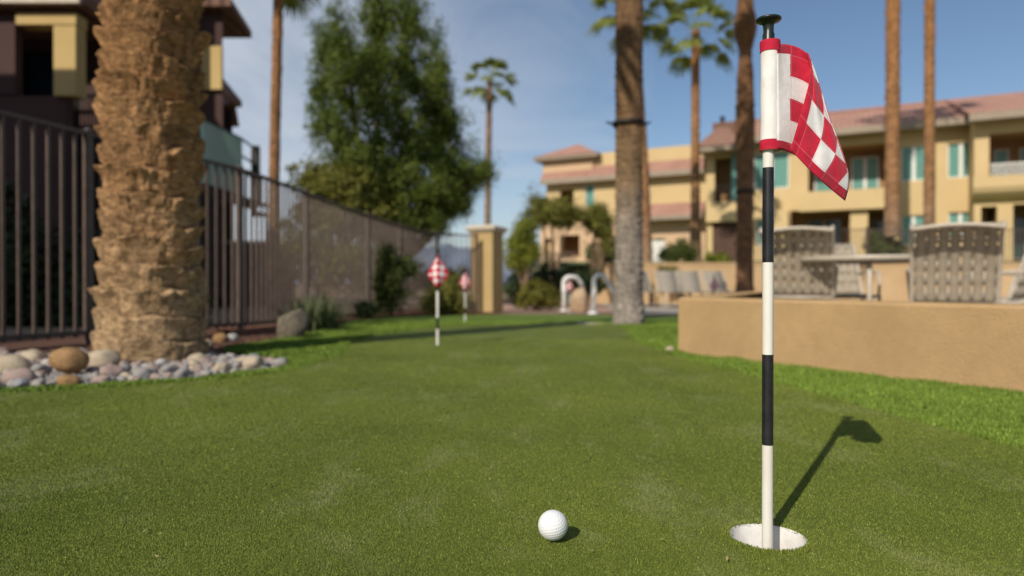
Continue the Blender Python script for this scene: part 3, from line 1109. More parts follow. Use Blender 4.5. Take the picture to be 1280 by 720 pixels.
plant('fence_shrub', 'leafy green shrub growing in front of the far brown fence', 'shrub', 487, 394, 9.4,
      [(482, 332, 22, 24, 0), (496, 345, 20, 24, -0.1), (474, 358, 18, 24, -0.1), (488, 374, 14, 16, 0), (505, 330, 12, 16, 0)], 6500, 0.055, m_hedge, 105, 0.8, 0.025, 6, 30, 0.10)
plant('fence_shrub', 'low dark shrub at the foot of the fence between the blade plant and leafy shrub', 'shrub', 445, 400, 8.6, [(440, 388, 18, 8, 0), (458, 388, 12, 8, 0)], 2200, 0.045, m_darkleaf, 106, 0.8, 0.015, 4, 26, 0.08)
plant('fence_shrub', 'brown green shrub behind the two checked flags, beside the pillar', 'shrub', 562, 393, 10.6,
      [(556, 372, 24, 20, 0), (540, 380, 14, 14, 0), (575, 380, 14, 14, 0), (564, 352, 12, 14, 0)], 4200, 0.055, m_gold, 107, 0.8, 0.02, 5, 26, 0.10)
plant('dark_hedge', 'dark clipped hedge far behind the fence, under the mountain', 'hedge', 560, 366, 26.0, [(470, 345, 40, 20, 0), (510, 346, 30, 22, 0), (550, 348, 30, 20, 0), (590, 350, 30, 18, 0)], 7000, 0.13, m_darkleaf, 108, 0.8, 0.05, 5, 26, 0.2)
plant('domed_shrub', 'rounded gold green shrub on the path between pillar and handrails', 'shrub', 672, 388, 12.9,
      [(670, 368, 24, 17, 0), (655, 374, 16, 12, 0), (688, 373, 14, 12, 0), (672, 362, 16, 10, 0)], 6500, 0.05, m_gold, 109, 0.9, 0.02, 6, 40, 0.07)
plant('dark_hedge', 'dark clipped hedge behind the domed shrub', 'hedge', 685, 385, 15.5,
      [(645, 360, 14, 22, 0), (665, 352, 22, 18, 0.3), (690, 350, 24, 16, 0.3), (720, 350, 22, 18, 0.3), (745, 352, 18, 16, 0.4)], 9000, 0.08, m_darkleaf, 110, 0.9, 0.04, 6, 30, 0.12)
plant('lime_tree', 'bright yellow green bushy tree just right of the gate pillar', 'tree', 656, 358, 14.6,
      [(655, 290, 14, 18, 0), (650, 310, 14, 20, 0), (662, 318, 12, 16, 0), (645, 328, 10, 10, 0)], 7500, 0.065, m_lime, 111, 0.9, 0.05, 5, 30, 0.14, part='crown')
plant('olive_tree', 'wide olive tree hiding the foot of the tower', 'tree', 690, 352, 17.2,
      [(668, 270, 14, 16, 0), (690, 264, 22, 17, 0), (704, 258, 14, 10, -0.2), (715, 270, 18, 12, 0), (672, 256, 10, 10, 0), (700, 276, 12, 8, 0)], 9000, 0.075, m_olive, 112, 0.9, 0.035, 5, 30, 0.16, part='crown')
plant('olive_tree', 'smaller olive tree against the wall left of the pale footed palm', 'tree', 748, 345, 17.6, [(745, 268, 14, 12, 0), (752, 284, 14, 14, 0), (740, 280, 10, 10, 0), (760, 300, 8, 10, 0)], 6000, 0.075, m_olive, 113, 0.9, 0.035, 4, 26, 0.16, part='crown')
plant('clipped_hedge', 'boxy green hedge on the terrace left of the pale footed palm', 'hedge', 752, 332, 19.5, [(742, 316, 10, 12, 0), (756, 316, 12, 12, 0), (768, 317, 10, 12, 0)], 4200, 0.08, m_hedge, 114, 0.9, 0.03, 4, 40, 0.1)
plant('terrace_shrub', 'dark green shrub on the terrace right of the pale footed palm', 'shrub', 846, 330, 21.0, [(835, 318, 10, 10, 0), (850, 314, 14, 13, 0), (864, 319, 9, 10, 0)], 4600, 0.08, m_hedge, 115, 0.9, 0.03, 4, 30, 0.13)
plant('terrace_shrub', 'small bright yellow green shrub below the brown door', 'shrub', 896, 331, 21.5, [(892, 322, 9, 8, 0), (903, 324, 8, 7, 0)], 2200, 0.07, m_lime, 116, 0.9, 0.02, 3, 26, 0.1)
plant('terrace_shrub', 'grey green shrub before the apartment porch, between column and windows', 'shrub', 1104, 327, 22.5, [(1096, 306, 14, 14, 0), (1112, 304, 14, 14, 0), (1104, 314, 18, 12, 0)], 5200, 0.09, m_hedge, 117, 0.9, 0.03, 4, 30, 0.14)
plant('terrace_shrub', 'brown green shrub at the foot of the retaining wall behind the loungers', 'shrub', 838, 350, 17.4, [(832, 341, 10, 7, 0), (842, 340, 8, 6, 0)], 1500, 0.06, m_gold, 118, 0.9, 0.02, 3, 24, 0.1)
plant('bare_shrub', 'thin dark leafless shrub left of the tower', 'shrub', 667, 330, 24.0, [(666, 240, 5, 14, 0), (662, 255, 5, 12, 0)], 260, 0.06, m_darkleaf, 119, 0.9, 0.03, 2, 20, 0.2)

# spiky plant by the boulder: one rosette of narrow blades
gx, gy = on_ground(392, 416)
root = thing('blade_plant', 'spiky grey green clump of narrow blades beside the grey boulder', 'plant', (gx, gy, gz(gy)))
r_ = random.Random(5)
V = []
for k in range(520):
    az, el = r_.uniform(0, 2 * PI), r_.uniform(0.35, 1.4)
    L = r_.uniform(0.22, 0.42)
    d = Vector((math.cos(az) * math.cos(el), math.sin(az) * math.cos(el), math.sin(el)))
    s = Vector((-math.sin(az), math.cos(az), 0)) * 0.006
    b0 = Vector((r_.gauss(0, 0.09), r_.gauss(0, 0.07), 0))
    b1 = b0 + d * L * 0.55
    b2 = b0 + d * L - Vector((0, 0, 0.10 * L))
    V += [b0 - s, b0 + s, b1 + s, b1 - s, b1 - s, b1 + s, b2 + s * 0.1, b2 - s * 0.1]
np_mesh('foliage', np.array([tuple(p) for p in V]), 4, m_sage, root)


# ------------------------------------------------------------------ rocks
def rock_mesh(seed, squash=(1.15, 0.9, 0.62), rough=0.16, sub=3, facet=0.0):
    bm = bmesh.new()
    bmesh.ops.create_icosphere(bm, subdivisions=sub, radius=1)
    me = bpy.data.meshes.new('rock')
    bm.to_mesh(me)
    bm.free()
    n = len(me.vertices)
    c = np.empty(n * 3)
    me.vertices.foreach_get('co', c)
    c = c.reshape(-1, 3)
    k = 1 + rough * vnoise(c[:, 0] * 1.3 + seed * 3.1, c[:, 1] * 1.3, c[:, 2] * 1.3, seed) + 0.3 * rough * vnoise(c[:, 0] * 3.5, c[:, 1] * 3.5 + seed, c[:, 2] * 3.5, seed + 1)
    if facet:
        g = np.random.default_rng(seed)
        for _ in range(9):
            d = g.normal(size=3)
            d /= np.linalg.norm(d)
            dd = (c @ d)
            k = np.where(dd * k > facet, facet / np.maximum(dd, 1e-3), k)
    c = c * k[:, None] * np.array(squash)
    me.vertices.foreach_set('co', c.ravel())
    me.polygons.foreach_set('use_smooth', [True] * len(me.polygons))
    me.update()
    return me


rock_cols = {
    'pale grey': ((0.19, 0.175, 0.165), (0.40, 0.37, 0.345)),
    'blue grey': ((0.20, 0.205, 0.215), (0.33, 0.33, 0.335)),
    'pinkish': ((0.25, 0.175, 0.15), (0.42, 0.32, 0.275)),
    'cream': ((0.34, 0.27, 0.185), (0.54, 0.45, 0.33)),
    'tan': ((0.19, 0.105, 0.042), (0.41, 0.245, 0.11)),
    'white': ((0.34, 0.315, 0.29), (0.50, 0.47, 0.44)),
}
rock_mats = {k: mottled(k + ' river rock', a, b, 9, 0.75, 0.25, 0.004, 60, 0.3) for k, (a, b) in rock_cols.items()}
protos = {k: [rock_mesh(10 * i + j, (1.12 + 0.1 * j, 0.92, 0.70 + 0.06 * j), 0.26, 3, 0.86) for j in range(3)] for i, k in enumerate(rock_cols)}
for k, ms in protos.items():
    for m_ in ms:
        m_.materials.append(rock_mats[k])

placed = []


def put_rock(x, y, r, colour, label, group=None, zlift=None, rot=None, tilt=0.2, mesh=None, name='river_rock'):
    me = mesh or protos[colour][random.randrange(3)]
    o = link(name, me)
    o.scale = (r, r, r * random.uniform(0.9, 1.1))
    o.rotation_euler = (random.uniform(-tilt, tilt), random.uniform(-tilt, tilt), random.uniform(0, 6.28) if rot is None else rot)
    o.location = (x, y, gz(y) + (r * 0.42 if zlift is None else zlift))
    placed.append((x, y, r))
    return tag(o, label, 'rock', group)


def put_px(px, py, rpx, colour, label, **kw):
    """py is the row where the rock meets the ground"""
    x, y = on_ground(px, py)
    r = rpx / F * y / 1.15
    return put_rock(x, y + r * 0.5, r, colour, label, **kw)


_me = rock_mesh(55, (1.1, 0.9, 0.92), 0.14, 4)
_me.materials.append(rock_mats['tan'])
put_px(79, 473, 23, 'tan', 'largest orange tan rock, in front of the near fence', zlift=0.07, rot=0.2, mesh=_me)
put_px(4, 470, 27, 'cream', 'big beige rock at the very edge of the rock bed by the near fence', rot=0.4)
put_px(118, 461, 22, 'cream', 'cream boulder leaning by the left foot of the thick palm', rot=0.1)
put_px(137, 474, 17, 'pinkish', 'pinkish pale rock in front of the thick palm foot, right of the orange tan rock')
put_px(232, 449, 16, 'tan', 'tan rounded rock tucked against the right foot of the thick palm', zlift=0.05)
put_px(313, 463, 18, 'cream', 'cream rounded rock near the right end of the rock bed')
put_px(82, 484, 15, 'tan', 'small orange rock at the front edge, below the largest tan rock', rot=0.1)
put_px(36, 456, 18, 'cream', 'cream rock against the fence foot, left of the largest tan rock')
put_px(18, 482, 20, 'pinkish', 'flat pinkish rock at the front of the bed under the beige edge rock', rot=0.1)
put_px(246, 455, 12, 'cream', 'cream stone standing where the palm foot meets the pebbles')
put_px(190, 468, 13, 'pinkish', 'rose coloured rock below the middle of the thick palm')
put_px(273, 428, 11, 'tan', 'orange tan stone at the foot of the fence post right of the thick palm')
put_px(289, 427, 9, 'white', 'pale stone beside the orange one under the fence')
put_px(258, 433, 8, 'cream', 'small cream stone right behind the thick palm')
bed = [on_ground(*p) for p in [(-90, 447), (100, 446), (130, 452), (240, 455), (262, 446), (300, 449), (345, 453), (356, 458), (330, 464), (260, 472), (200, 477), (120, 482), (0, 487), (-100, 491)]]
bx = [p[0] for p in bed]
by = [p[1] for p in bed]
order = ['pale grey', 'pale grey', 'blue grey', 'pinkish', 'pinkish', 'pale grey', 'cream', 'pale grey', 'white']
tries = 0
count = 0
px_, py_ = (187 - CX) / F * 3.43, 3.43
while count < 278 and tries < 40000:
    tries += 1
    x, y = random.uniform(min(bx), max(bx)), random.uniform(min(by), max(by))
    r = random.choice((0.020, 0.024, 0.028, 0.034, 0.042)) if x < -1.75 else random.choice((0.015, 0.018, 0.022, 0.028, 0.034))
    if not inside(bed, np.array([x]), np.array([y]))[0] or math.hypot(x - px_, y - py_) < 0.27 + r:
        continue
    if any(math.hypot(x - a, y - b) < (r + c) * 0.86 for a, b, c in placed):
        continue
    col = random.choice(order)
    put_rock(x, y, r, col, 'small %s river rock among the many in the bed round the thick palm' % col, 'small %s river rocks round the thick palm' % col, zlift=r * 0.34 + random.uniform(0, 0.008))
    count += 1
# chips lying under them
V = []
n = 4200
P = np.stack([rng.uniform(min(bx), max(bx), n), rng.uniform(min(by), max(by), n)], 1)
P = P[inside(bed, P[:, 0], P[:, 1])]
n = len(P)
s = rng.uniform(0.007, 0.017, n)
tet = np.array([[1, 0, 0], [-0.5, 0.87, 0], [-0.5, -0.87, 0], [0, 0, 1.0]])
for f in ((0, 1, 3), (1, 2, 3), (2, 0, 3)):
    V.append(np.stack([np.stack([P[:, 0] + s * (tet[i][0] + 0.2), P[:, 1] + s * tet[i][1], 0.004 + s * tet[i][2]], 1) for i in f], 1))
V = np.concatenate(V).reshape(-1, 3)
stuff(np_mesh('gravel', V, 3, rock_mats['pale grey']), 'grey gravel chips between the river rocks', 'gravel')

# boulder leaning by the blade plant, and others
m_boulder = mottled('streaked grey boulder', (0.12, 0.095, 0.065), (0.33, 0.28, 0.21), 5, 0.85, 0.8, 0.03, 14, 0.25, stretch=(2.4, 1.5, 0.6))
me = rock_mesh(77, (0.62, 0.55, 1.1), 0.16, 4, 0.62)
me.materials.append(m_boulder)
x, y = on_ground(362, 424)
o = put_rock(x, y, 0.18, None, 'leaning grey streaked boulder beside the blade plant by the fence', zlift=0.085, rot=0.3, mesh=me, name='boulder')
o.rotation_euler.y = 0.55
me = rock_mesh(78, (0.8, 0.6, 1.0), 0.18, 4, 0.75)
m_tanb = mottled('tan boulder', (0.36, 0.25, 0.15), (0.52, 0.38, 0.25), 3, 0.85, 0.5, 0.02, 18)
me.materials.append(m_tanb)
put_rock((722 - CX) / F * 12.6, 12.6, 0.27, None, 'tan boulder between the two white handrails', zlift=0.2, mesh=me, name='boulder')
n_mulch = 2600
ml = np.array([(rng.uniform(-2.6, -0.3), rng.uniform(3.8, 12.8)) for _ in range(n_mulch * 3)])
ml = ml[inside(mulch, ml[:, 0], ml[:, 1]) & ~inside(bed, ml[:, 0], ml[:, 1])][:n_mulch]
n = len(ml)
s = rng.uniform(0.008, 0.022, n)
zb = np.array([gz(q) for q in ml[:, 1]]) + 0.001
V = []
rot = rng.uniform(0, 6.28, n)
for f in ((0, 1, 3), (1, 2, 3), (2, 0, 3)):
    V.append(np.stack([np.stack([ml[:, 0] + s * (tet[i][0] * np.cos(rot) - tet[i][1] * np.sin(rot)), ml[:, 1] + s * (tet[i][0] * np.sin(rot) + tet[i][1] * np.cos(rot)), zb + s * tet[i][2] * 0.9], 1) for i in f], 1))
stuff(np_mesh('mulch_chips', np.concatenate(V).reshape(-1, 3), 3, m_mulch), 'red brown rock mulch along the foot of the fence', 'mulch')

# ------------------------------------------------------------------ the brown pool fence
m_fence = mottled('bronze fence paint', (0.085, 0.060, 0.050), (0.13, 0.094, 0.076), 14, 0.5, 0.1, 0.001, 120, 0.4)
FH = 1.36
fpts = [(-3.75, 1.9), (-3.28, 2.95), (-2.91, 3.88), (-2.73, 4.4), (-2.50, 5.0), (-2.27, 5.62), (-2.18, 6.2), (-2.11, 6.85), (-2.02, 7.8), (-1.91, 8.72), (-1.74, 9.9), (-1.52, 10.97), (-1.12, 11.75), (-0.60, 12.02)]
fl = smooth_poly(fpts, 40)
seg = [0.0]
for a, b in zip(fl, fl[1:]):
    seg.append(seg[-1] + math.hypot(b[0] - a[0], b[1] - a[1]))


def fence_at(d):
    d = min(max(d, 0), seg[-1] - 1e-6)
    i = int(np.searchsorted(seg, d, side='right')) - 1
    i = min(i, len(fl) - 2)
    f = (d - seg[i]) / (seg[i + 1] - seg[i])
    x, y = fl[i][0] + (fl[i + 1][0] - fl[i][0]) * f, fl[i][1] + (fl[i + 1][1] - fl[i][1]) * f
    t = math.atan2(fl[i + 1][1] - fl[i][1], fl[i + 1][0] - fl[i][0])
    return x, y, t


fence = thing('iron_fence', 'long curving brown iron picket fence running back to the gate pillar', 'fence', (fl[0][0], fl[0][1], 0))
fb = fence.location.copy()
d110 = min(seg, key=lambda s: abs(fence_at(s)[1] - 4.40))
d256 = min(seg, key=lambda s: abs(fence_at(s)[1] - 5.66))
posts = [d110 - 1.6, d110, d256]
d343 = min(seg, key=lambda s: abs(fence_at(s)[1] - 6.95))
d430 = min(seg, key=lambda s: abs(fence_at(s)[1] - 8.9))
d535 = min(seg, key=lambda s: abs(fence_at(s)[1] - 11.55))
posts += [d343, d430, 0.5 * (d430 + d535), d535, seg[-1] - 0.03]
posts[0] = max(posts[0], 0.02)


def fz(d):
    x, y, t = fence_at(d)
    return gz(y) - 0.0


for i, d in enumerate(posts):
    x, y, t = fence_at(d)
    M = Matrix.Translation((x, y, fz(d))) @ Matrix.Rotation(t, 4, 'Z')
    mb = MB()
    s = 0.022
    mb.box((-s, -s, -0.05), (s, s, FH + 0.015), 0, M)
    mb.add([M @ Vector(p) for p in ((-s - .003, -s - .003, FH + .016), (s + .003, -s - .003, FH + .016), (s + .003, s + .003, FH + .016), (-s - .003, s + .003, FH + .016), (0, 0, FH + .034))],
           [(0, 1, 4), (1, 2, 4), (2, 3, 4), (3, 0, 4), (3, 2, 1, 0)])
    mb.build('post', m_fence, fence, fb)
for d0, d1 in zip(posts, posts[1:]):
    L = d1 - d0
    n = max(3, round(L / 0.088))
    mb = MB()
    for k in range(1, n):
        d = d0 + L * k / n
        x, y, t = fence_at(d)
        M = Matrix.Translation((x, y, fz(d))) @ Matrix.Rotation(t, 4, 'Z')
        s = 0.0085
        mb.box((-s, -s, 0.045), (s, s, FH - 0.02), 0, M)
    mb.build('picket_panel', m_fence, fence, fb)
    for z in (0.075, FH - 0.006):
        mb = MB()
        P_ = [d0 + 0.022 + (L - 0.044) * k / 12 for k in range(13)]
        rings = []
        for d in P_:
            x, y, t = fence_at(d)
            nrm = Vector((-math.sin(t), math.cos(t), 0)) * 0.016
            c0 = Vector((x, y, fz(d) + z))
            u = Vector((0, 0, 0.013))
            rings.append([c0 - nrm - u, c0 + nrm - u, c0 + nrm + u, c0 - nrm + u])
        mb.grid(rings, 0, False, True)
        mb.build('rail', m_fence, fence, fb)
# low kerb of red earth under the far part of the fence
m_kerb = mottled('red concrete kerb', (0.30, 0.13, 0.075), (0.42, 0.20, 0.12), 6, 0.9, 0.3, 0.006, 50)
mb = MB()
rings = []
for k in range(40):
    d = d256 - 0.2 + (seg[-1] - d256 + 0.1) * k / 39
    x, y, t = fence_at(d)
    nrm = Vector((-math.sin(t), math.cos(t), 0)) * 0.06
    c0 = Vector((x, y, fz(d) - 0.03))
    rings.append([c0 - nrm, c0 + nrm, c0 + nrm + Vector((0, 0, 0.065)), c0 - nrm + Vector((0, 0, 0.065))])
mb.grid(rings, 0, False, True)
structure(mb.build('kerb', m_kerb))
# ------------------------------------------------------------------ walls and pillar
m_stucco = mottled('tan stucco', (0.47, 0.308, 0.152), (0.56, 0.372, 0.188), 3.4, 0.92, 0.8, 0.006, 95, 0.15, fine=22)
m_stucco2 = mottled('golden stucco', (0.43, 0.30, 0.135), (0.50, 0.355, 0.165), 3, 0.92, 0.4, 0.004, 110, 0.15)
m_cap = mottled('cream cast stone', (0.50, 0.43, 0.33), (0.64, 0.56, 0.45), 6, 0.85, 0.3, 0.004, 80)

th = 0.2
nrm = Vector((-wdir.y, wdir.x))                  # away from the green
if nrm.x < 0:
    nrm = -nrm
A0, A1 = Vector(WA), W_end
back = Vector((0.42, 0.9)).normalized()
ring_out = [A1, A0, A0 + back * 3.6]
mb = MB()
z0, z1 = -0.12, 0.307
A0b = A0 + nrm * th + wdir * 0.03
A1b = A1 + nrm * th
mb.grid([[(A1.x, A1.y, z0), (A1.x, A1.y, z1 - 0.012), (A1.x + nrm.x * 0.012, A1.y + nrm.y * 0.012, z1), (A1b.x, A1b.y, z1), (A1b.x, A1b.y, z0)],
         [(A0.x, A0.y, z0), (A0.x, A0.y, z1 - 0.012), (A0.x + nrm.x * 0.012, A0.y + nrm.y * 0.012, z1), (A0b.x, A0b.y, z1), (A0b.x, A0b.y, z0)]], 0, False)
# return wall going back, out of sight behind the corner
e0, e1 = A0 + nrm * 0.0, A0 + back * 3.4
bn = Vector((back.y, -back.x)) * th
q = [(A0.x + bn.x * 0, A0.y), (A0.x + bn.x, A0.y + bn.y), (e1.x + bn.x, e1.y + bn.y), (e1.x, e1.y)]
mb.add([(x, y, z) for z in (z0, z1 - 0.001) for x, y in q], [(4, 5, 6, 7), (0, 4, 7, 3), (3, 7, 6, 2)])
tag(mb.build('low_wall', m_stucco), 'low tan stucco wall on the right, between the green and the patio', 'wall')

Yp = 12.35
pil = thing('gate_pillar', 'square tan stucco pillar with cream cap at the end of the brown fence', 'pillar', ((608.5 - CX) / F * Yp, Yp, gz(Yp)), math.radians(-24))
hp = EYE + (HZ - 291) / F * Yp - gz(Yp)
hw = 0.225
mb = MB()
mb.box((-hw, -hw, -0.1), (hw, hw, hp))
mb.build('shaft', m_stucco2, pil, bevel=0.012)
mb = MB()
prof = [(hw + 0.02, hp + 0.001), (hw + 0.045, hp + 0.03), (hw + 0.065, hp + 0.05), (hw + 0.065, hp + 0.09), (hw - 0.02, hp + 0.125), (0.02, hp + 0.15)]
mb.grid([[(-a, -a, z), (a, -a, z), (a, a, z), (-a, a, z)] for a, z in prof], 0, False, True)
mb.build('cap', m_cap, pil)

# retaining wall and the raised terrace behind it
m_retain = mottled('retaining wall stucco', (0.46, 0.31, 0.165), (0.56, 0.39, 0.22), 1.4, 0.92, 0.5, 0.006, 60, 0.15)
RY = 18.3
mb = MB()
x0 = (738 - CX) / F * RY
mb.box((x0, RY, -0.3), (17.5, RY + 0.3, 0.90))
mb.box((x0 - 0.02, RY - 0.02, 0.901), (17.5, RY + 0.32, 0.955))
mb.box((x0 + 1.05, RY - 0.35, -0.3), (x0 + 1.5, RY - 0.001, 0.62))
mb.box(((838 - CX) / F * RY, RY - 0.3, -0.3), ((846 - CX) / F * RY, RY - 0.001, 0.5))
tag(mb.build('retaining_wall', m_retain), 'long beige retaining wall behind the loungers, below the apartments', 'wall')
m_terr = turf_mat('terrace lawn', (0.035, 0.07, 0.014), (0.07, 0.12, 0.025), (0.11, 0.17, 0.04), None, False)
mb = MB()
mb.grid([[(x, y, z) for x in (x0 - 0.5, 6, 12, 40)] for y, z in ((RY + 0.3, 0.90), (24, 1.15), (33, 1.45), (60, 1.6))], 0, False)
mb.add([(x0 - 0.5, RY + 0.3, 0.90), (x0 - 0.5, 60, 1.6), (x0 - 3.5, 60, -0.3), (x0 - 2.0, RY + 0.3, -0.3)], [(0, 3, 2, 1)])
structure(mb.build('terrace', m_terr))
structure(MB().box((x0 - 0.5, 31.5, 1.0), (x0 - 0.49, 31.51, 1.01)).build('path', m_deckpink)) if False else None

# thin iron fence along the terrace edge, before the apartments
tf = thing('terrace_fence', 'thin dark picket railing along the terrace in front of the apartments', 'fence', ((938 - CX) / F * 20.5, 20.5, 0.96))
tb = tf.location.copy()
for s0 in range(6):
    mb = MB()
    xa = tb.x + s0 * 1.75
    for k in range(16):
        x = xa + (k + 0.5) * 1.75 / 16
        mb.box((x - 0.008, 20.492, 1.03), (x + 0.008, 20.508, 2.02))
    mb.build('picket_panel', m_fence, tf, tb)
for s0 in range(7):
    x = tb.x + s0 * 1.75
    MB().box((x - 0.025, 20.475, 0.85), (x + 0.025, 20.525, 2.10)).build('post', m_fence, tf, tb)
for z in (1.05, 2.0):
    MB().box((tb.x, 20.485, z), (tb.x + 10.5, 20.515, z + 0.03)).build('rail', m_fence, tf, tb)

# ------------------------------------------------------------------ pool handrails
m_rail = mottled('white enamel rail', (0.70, 0.69, 0.66), (0.80, 0.79, 0.77), 12, 0.3, 0.05, 0.001, 90, 0.5)


def arc(c, r, a0, a1, n=10):
    return [(c[0] + r * math.cos(a0 + (a1 - a0) * k / n), c[1] + r * math.sin(a0 + (a1 - a0) * k / n)) for k in range(n + 1)]


Yr = 12.9
s = Yr / F
x, zb = (704.5 - CX) * s, gz(Yr)
top = EYE + (HZ - 346) * s - zb
root = thing('pool_handrail', 'white hooped pool handrail nearer the domed shrub', 'handrail', (x, Yr, zb))
pts = [(0, 0, -0.05), (0, 0, top - 0.13)] + [(p, 0, q) for p, q in arc((0.13, top - 0.13), 0.13, PI, PI / 2)] + [(0.24, 0.05, top - 0.012), (0.33, 0.12, top - 0.10), (0.38, 0.16, top - 0.22)]
MB().tube(pts, 0.040, 12).build('tube', m_rail, root)
MB().lathe([(0.085, 0), (0.085, 0.02), (0.06, 0.035), (0.05, 0.04)], 20).build('base_flange', m_rail, root)
Yr = 11.2
s = Yr / F
x, zb = (741 - CX) * s, gz(Yr)
top = EYE + (HZ - 344) * s - zb
root = thing('pool_handrail', 'white sloping pool handrail next to the pale footed palm trunk', 'handrail', (x, Yr, zb))
pts = [(0, 0, -0.05), (0.02, 0, top - 0.10)] + [(0.02 + p, 0, q) for p, q in arc((0.10, top - 0.10), 0.10, PI, PI / 4)]
pts += [(0.02 + 0.30, 0, top - 0.24), (0.38, 0, top - 0.40)]
MB().tube(pts, 0.038, 12).build('tube', m_rail, root)
MB().lathe([(0.085, 0), (0.085, 0.02), (0.06, 0.035), (0.05, 0.04)], 20).build('base_flange', m_rail, root)
MB().tube([(0.38, 0, -0.05), (0.38, 0, top - 0.36)], 0.048, 12).build('lower_post', m_rail, root)
# pale kerb pad under the palm
mb = MB()
mb.box(((722 - CX) / F * 7.3, 7.15, gz(7.2) - 0.05), ((772 - CX) / F * 7.3, 7.45, gz(7.3) + 0.018))
structure(mb.build('kerb', m_conc, bevel=0.01))
# pale stone edging by the wall corner
me = rock_mesh(91, (1.2, 0.9, 0.6), 0.1)
me.materials.append(rock_mats['cream'])
put_rock(WA[0] - 0.02, WA[1] + 0.10, 0.032, None, 'pale stone by the left corner of the low tan wall', mesh=me)

# ------------------------------------------------------------------ strap patio chairs, table, loungers
m_strap = mottled('taupe vinyl strap', (0.31, 0.26, 0.195), (0.40, 0.34, 0.26), 14, 0.55, 0.1, 0.001, 90, 0.35)
m_alu = mottled('champagne metal tube', (0.42, 0.36, 0.28), (0.50, 0.44, 0.36), 18, 0.42, 0.05, 0.001, 60, 0.5)


def path_point(P, t):
    return interp(P, t)


def strap_panel(parent, name, P, x0, x1, n_long, n_cross, wl, wc, t0=0.0, t1=1.0, arch=0.0):
    """basket weave of flat straps on a curved profile P of (y, z)"""
    mb = MB()
    N_ = 28

    def pt(x, t, off):
        y, z = path_point(P, t)
        y2, z2 = path_point(P, min(t + 0.02, 1.0))
        y1, z1 = path_point(P, max(t - 0.02, 0.0))
        tx, tz = y2 - y1, z2 - z1
        l = math.hypot(tx, tz) or 1
        return (x, y - tz / l * off, z + tx / l * off)
    W = x1 - x0
    for i in range(n_long):
        xc = x0 + W * (i + 0.5) / n_long
        mb.grid([[pt(xc - wl / 2, t0 + (t1 - t0) * k / N_, 0.002 + 0.0025 * math.sin(k * 2.2 + i * PI)), pt(xc + wl / 2, t0 + (t1 - t0) * k / N_, 0.002 + 0.0025 * math.sin(k * 2.2 + i * PI))] for k in range(N_ + 1)])
    for j in range(n_cross):
        tc = t0 + (t1 - t0) * (j + 0.5) / n_cross
        dt = wc / 2
        mb.grid([[pt(x0 + W * k / N_, tc - dt, -0.002 - 0.002 * math.sin(k * 1.3 + j * PI)), pt(x0 + W * k / N_, tc + dt, -0.002 - 0.002 * math.sin(k * 1.3 + j * PI))] for k in range(N_ + 1)])
    o = mb.build(name, m_strap, parent)
    sm = o.modifiers.new('thickness', 'SOLIDIFY')
    sm.thickness = 0.003
    sm.offset = 0
    return o


BACK = [(-0.20, 0.40), (-0.255, 0.54), (-0.315, 0.68), (-0.385, 0.82), (-0.45, 0.915), (-0.525, 0.955), (-0.585, 0.925)]
SEAT = [(-0.20, 0.40), (-0.08, 0.385), (0.06, 0.39), (0.20, 0.415), (0.28, 0.40)]
chair = thing('strap_patio_chair', 'broad strap chair seen square from behind at the right side of the table', 'patio chair', (0, 0, 0), 0, 'woven strap chairs on the patio')
hw_ = 0.262
N_ = 24
for name, P in (('back_frame', BACK), ('seat_frame', SEAT)):
    left = [(-hw_, *interp(P, k / N_)) for k in range(N_ + 1)]
    right = [(hw_, y, z) for _, y, z in left]
    ey, ez = left[-1][1], left[-1][2]
    cross = [(-hw_ + 2 * hw_ * k / 10, ey, ez + 0.025 * math.sin(PI * k / 10)) for k in range(1, 10)]
    mb = MB()
    mb.tube(left + cross + right[::-1], 0.0145, 10)
    if name == 'seat_frame':
        mb.tube([(-hw_, -0.20, 0.40), (hw_, -0.20, 0.40)], 0.0145, 10)
    mb.build(name, m_alu, chair)
strap_panel(chair, 'back_straps', BACK, -0.247, 0.247, 7, 8, 0.056, 0.088, 0.03, 0.98)
strap_panel(chair, 'seat_straps', SEAT, -0.247, 0.247, 7, 6, 0.054, 0.11, 0.05, 0.97)
for sx_ in (-1, 1):
    MB().tube([(sx_ * hw_, 0.24, 0.405), (sx_ * (hw_ + 0.012), 0.26, 0.2), (sx_ * (hw_ + 0.02), 0.275, 0.0)], 0.014, 10).build('leg', m_alu, chair)
    MB().tube([(sx_ * hw_, -0.19, 0.40), (sx_ * (hw_ + 0.012), -0.26, 0.2), (sx_ * (hw_ + 0.02), -0.35, 0.0)], 0.014, 10).build('leg', m_alu, chair)
    MB().tube([(sx_ * hw_, -0.29, 0.63), (sx_ * (hw_ + 0.02), -0.12, 0.655), (sx_ * (hw_ + 0.025), 0.12, 0.645), (sx_ * (hw_ + 0.02), 0.21, 0.60), (sx_ * hw_, 0.235, 0.41)], 0.0145, 10).build('armrest', m_alu, chair)

PZ = -0.13


def place(px, Y):
    return ((px - CX) / F * Y, Y, PZ)


chair.location = place(1190, 4.75)
chair.rotation_euler.z = math.radians(-30)
chair.scale = (0.93,) * 3
dup(chair, place(1244, 5.75), math.radians(72), 'strap chair turned side on behind the broad right hand chair, its back leaning right', 0.93)
dup(chair, place(1000, 5.9), math.radians(-26), 'strap chair with tall curved back just behind the near flagstick', 1.0)
dup(chair, place(1052, 6.6), math.radians(172), 'strap chair facing the camera on the far side of the patio table', 0.97)

